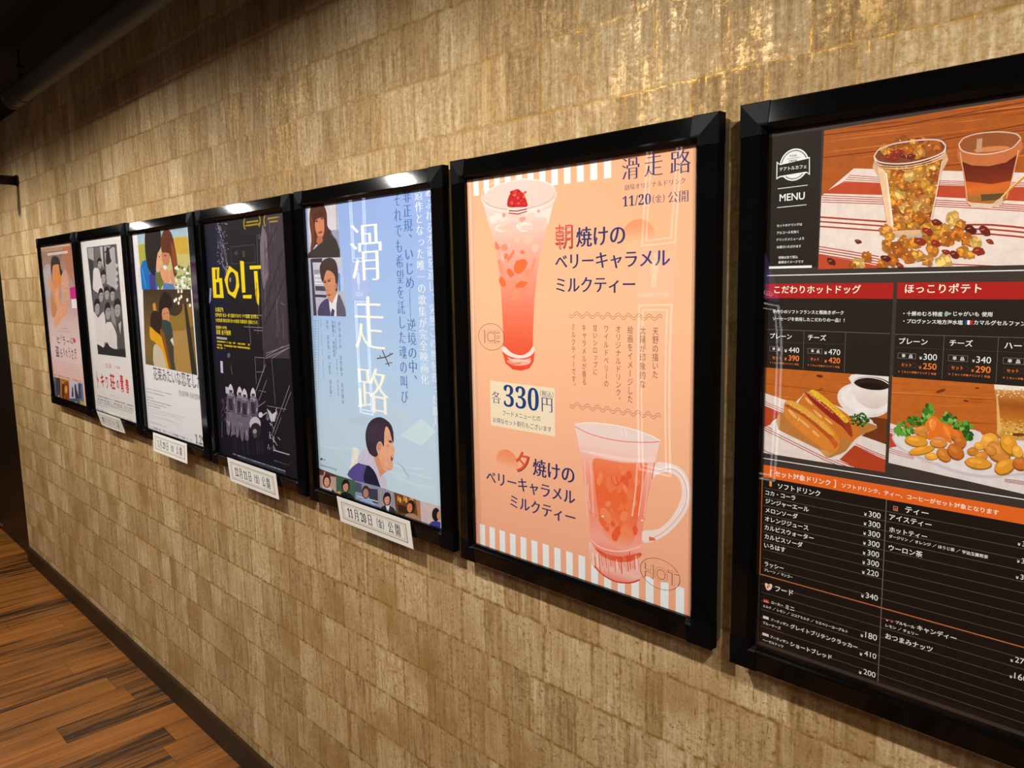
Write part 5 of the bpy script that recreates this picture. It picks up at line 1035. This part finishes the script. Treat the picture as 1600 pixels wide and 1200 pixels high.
for k in range(5): A.dash(270, 430+30*k, 590, 478+32*k, 9, (206, 160, 150), k+4, .6)
A.dash(272, 600, 612, 672, 22, (206, 110, 104), 11, .7)
A.fr(50, 510, 8.0)
A.setclip((272, 630), (630, 715), (655, 1000), (280, 890))
for (xa, xb, c) in [(260, 352, (104, 100, 112)), (352, 460, (196, 120, 40)), (460, 570, (206, 204, 220)), (570, 670, (108, 120, 160))]: A.poly([(xa, 600), (xb, 620), (xb+14, 1020), (xa+14, 1000)], c)
A.poly([(300, 640), (350, 650), (355, 800), (320, 900), (300, 800)], (66, 66, 74)); A.poly([(375, 690), (398, 680), (410, 800), (400, 900), (375, 860)], (96, 50, 24), sm=2); A.poly([(412, 700), (455, 710), (468, 900), (430, 940), (405, 850)], (150, 70, 24), sm=2); A.ell(425, 790, 18, 50, (236, 160, 60)); A.ell(386, 700, 10, 20, (224, 150, 90))
A.poly([(500, 750), (515, 770), (520, 880), (495, 880)], (70, 60, 70)); A.poly([(530, 740), (550, 730), (560, 800), (585, 880), (590, 960), (550, 960)], (64, 56, 66), sm=2); A.poly([(470, 900), (590, 900), (600, 1000), (480, 1000)], (96, 92, 96)); A.poly([(600, 930), (660, 950), (660, 1010), (605, 1000)], (196, 180, 50)); A.poly([(580, 720), (605, 725), (615, 900), (590, 900)], (60, 66, 96)); A.ell(330, 880, 12, 14, (206, 200, 206)); A.ell(545, 955, 16, 14, (206, 200, 206))
A.clip = None; A.end('photo_strip', 'photo')
make_cover(*FR[0], ROOT[0])
# ================================================================== release date cards clipped to the frames
def date_card(i, tl, tr, bl, br, text, label, bulge=0.):
    """card whose top edge sits on the bottom rail and whose lower edge leans back towards the wall"""
    Yt = .9885; (xa, za), (xb, zb) = on_y(*tl, Yt), on_y(*tr, Yt)
    def lean(px, x):                      # depth at which the lower corner hangs straight below the upper one
        best = min(((abs(on_y(*px, Yt-.004+k*.0005)[0]-x), Yt-.004+k*.0005) for k in range(60))); return best[1]
    Yb = (lean(bl, xa)+lean(br, xb))/2; zt = (za+zb)/2; z0 = (on_y(*bl, Yb)[1]+on_y(*br, Yb)[1])/2
    root = empty('date_card', ((xa+xb)/2, (Yt+Yb)/2, z0), label, 'date card', 'release date cards under the film posters')
    nx = 24
    def P(u, v, d):
        y = Yt+(Yb-Yt)*v-bulge*math.sin(math.pi*u)*v-d; return (xa+(xb-xa)*u, y, zt+(z0-zt)*v)
    V = [P(k/nx, v, d) for d in (0, .0008) for v in (0, 1) for k in range(nx+1)]; n = nx+1; F = []
    for k in range(nx): F += [(k, k+1, n+k+1, n+k), (2*n+k, 3*n+k, 3*n+k+1, 2*n+k+1), (k, 2*n+k, 2*n+k+1, k+1), (n+k, n+k+1, 3*n+k+1, 3*n+k)]
    F += [(0, n, 3*n, 2*n), (n-1, 3*n-1, 4*n-1, 2*n-1)]
    obj('card', V, F, 'card', root)
    asp = (zt-z0)/(xb-xa); V, F = [], []
    for (m, w) in ((.055, .012), (.085, .005)):
        a, b = m, m/asp*.62; wu, wv = w, w/asp*.7
        for (u0, u1, v0, v1) in ((a, 1-a, b, b+wv), (a, 1-a, 1-b-wv, 1-b), (a, a+wu, b, 1-b), (1-a-wu, 1-a, b, 1-b)):
            steps = 12 if u1-u0 > .2 else 1
            for k in range(steps):
                p, q = u0+(u1-u0)*k/steps, u0+(u1-u0)*(k+1)/steps; s = len(V); V += [P(p, v0, .00095), P(q, v0, .00095), P(q, v1, .00095), P(p, v1, .00095)]; F.append((s, s+1, s+2, s+3))
    obj('border_line', V, F, 'gold', root)
    V, F, x, G = [], [], 0., []
    for run in text:
        v, f = glyph(run, 'song' if ord(run[0]) < 0x10000 else 'sans'); sc = .8 if run in '（金）' else 1.; G.append((v, f, x, sc)); x += (1.3*sc if run not in '（金' else 1.0*sc) if (ord(run[0]) > 0x2fff and ord(run[0]) < 0x10000) else max(q[0] for q in v)+.3
    A_ = [(q[0]*sc+dx, q[1]) for v, f, dx, sc in G for q in v]; ax, bx = min(a[0] for a in A_), max(a[0] for a in A_); ay, by = -.09, .85
    for v, f, dx, sc in G:
        s = len(V); V += [P(.14+.72*((q[0]*sc+dx-ax)/(bx-ax)), .72-.46*(((q[1]-.38)*sc+.38)-ay)/(by-ay), .0011) for q in v]; F += [tuple(s+i for i in q) for q in f]
    obj('lettering', V, F, 'text', root)
date_card(4, (526.3, 774), (640.6, 815.6), (532.8, 812.8), (646.3, 859.7), ['𝟏𝟏', '月', '𝟐𝟎', '日', '（', '金', '）', '公', '開'], 'white date card reading 11月20日, clipped under the pale blue poster')
date_card(3, (355.3, 715.3), (431, 739.4), (361.9, 751.9), (435, 779.8), ['𝟏𝟐', '月', '𝟏𝟏', '日', '（', '金', '）', '公', '開'], 'white date card reading 12月11日, clipped under the black BOLT poster')
date_card(2, (239.3, 675.2), (292, 693.5), (241, 704), (292.5, 725), ['𝟏', '月', '𝟐𝟗', '日', '（', '金', '）', '公', '開'], 'white date card reading 1月29日, clipped under the poster of the couple')
date_card(1, (151, 642), (187.7, 654), (157.9, 663), (197.5, 677.8), ['𝟐𝟎𝟐𝟏', '年', '𝟐', '月', '𝟏𝟐', '日', '（', '金', '）', '公', '開'], 'curling white date card clipped under the poster with the red title', .004)
# ================================================================== pipe under the ceiling, rod on the wall
PY, PZ, PR = .803, EYE+.722, .0379
pr = empty('ceiling_pipe', (-1.0, PY, PZ), 'dark grey pipe running along under the black ceiling above the posters', 'pipe')
tube('pipe_body', (-3.55, PY, PZ), (X1-.01, PY, PZ), PR, 'pipe', pr)
tube('end_collar', (-3.575, PY, PZ), (-3.535, PY, PZ), PR+.003, 'pipe', pr, prof=[(0, PR-.008), (.15, PR+.002), (.5, PR+.004), (.85, PR+.002), (1, PR-.008)])
for x in (-3.42, -1.6, .2):
    tube('hanger', (x, PY, PZ+PR-.004), (x, PY, CEIL), .004, 'pipe', pr, n=10, prof=[(0, .012), (.16, .012), (.18, .006), (.36, .006), (.38, .014), (.52, .014), (.54, .004), (1, .004)])
    tube('clamp_band', (x-.011, PY, PZ), (x+.011, PY, PZ), PR+.002, 'pipe', pr)
cx_, cz_ = on_y(27.5, 282.5, WALL_Y)
rd = empty('wall_rod', (cx_, WALL_Y, cz_), 'dark brown rod sticking out of the wall above the leftmost pink poster', 'rod')
tube('rod_shaft', (cx_, WALL_Y, cz_), (cx_, .70, cz_), .0235, 'door', rd); tube('wall_flange', (cx_, WALL_Y, cz_), (cx_, WALL_Y-.008, cz_), .029, 'door', rd)
# ================================================================== restroom signs on the opposite wall (seen as reflections in the covers)
MAT['violet'] = glow('violet_lit_panel', (140, 118, 200), 2.4); MAT['pink'] = glow('pink_lit_panel', (215, 90, 175), 1.9); MAT['white_lit'] = glow('white_lit_line', (255, 255, 255), 5.)
def sign(name, x, z, mat, text, lady, label):
    w, h = .2, .25; r_ = empty(name, (x, BACK_Y, z), label, 'sign'); y = BACK_Y+.02
    box('panel', (x-w/2, x+w/2, BACK_Y, y, z-h/2, z+h/2), mat, r_)
    def fx(px, pz): return (x+px, y+.0006, z+pz)             # read from inside the corridor, facing +y
    V, F = glyph(text, 'bold'); bx = max(q[0] for q in V); k = .176/bx if not lady else .11/bx
    obj('lettering', [fx(.5*bx*k-q[0]*k, -.105+q[1]*k*1.0) for q in V], [f[::-1] for f in F], 'white_lit', r_)
    P = [(0.011*math.cos(a*.5236), .085+.014*math.sin(a*.5236)) for a in range(12)]
    B = [(-.022, .066), (.022, .066), (.026, .0), (.019, 0), (.014, .045), (.014, -.06), (.003, -.06), (.001, -.01), (-.001, -.01), (-.003, -.06), (-.014, -.06), (-.014, .045), (-.019, 0), (-.026, 0)]
    if lady: B = [(-.014, .066), (.014, .066), (.026, .012), (.02, .01), (.014, .035), (.024, -.015), (.01, -.015), (.008, -.06), (.001, -.06), (0, -.015), (-.001, -.06), (-.008, -.06), (-.01, -.015), (-.024, -.015), (-.014, .035), (-.02, .01), (-.026, .012)]
    obj('pictogram', [fx(*q) for q in P]+[fx(*q) for q in B], [tuple(range(12)), tuple(range(12, 12+len(B)))], 'white_lit', r_)
def outline(name, x, z0, z1, label):
    r_ = empty(name, (x, BACK_Y, z0), label, 'wall decoration', 'white line frames on the opposite wall')
    for d, w in ((0, .0085), (.024, .0065)):
        for b in ((x-.098+d, x+.098-d, z0+d, z0+d+w), (x-.098+d, x+.098-d, z1-d-w, z1-d), (x-.098+d, x-.098+d+w, z0+d, z1-d), (x+.098-d-w, x+.098-d, z0+d, z1-d)):
            box('line_strip', (b[0], b[1], BACK_Y, BACK_Y+.006, b[2], b[3]), 'white_lit', r_)
for nm, x, m, t, ld in (('gentleman_sign', -2.13, 'violet', 'GENTLEMAN', 0), ('lady_sign', -4.66, 'pink', 'LADY', 1)):
    sign(nm, x, EYE+.015, m, t, ld, 'lit %s restroom sign reading %s on the opposite wall' % (m, t))
    outline('line_frame', x, EYE+.15, EYE+.78, 'white double line frame above the %s restroom sign' % m); outline('line_frame', x, EYE-.95, EYE-.125, 'white double line frame below the %s restroom sign' % m)
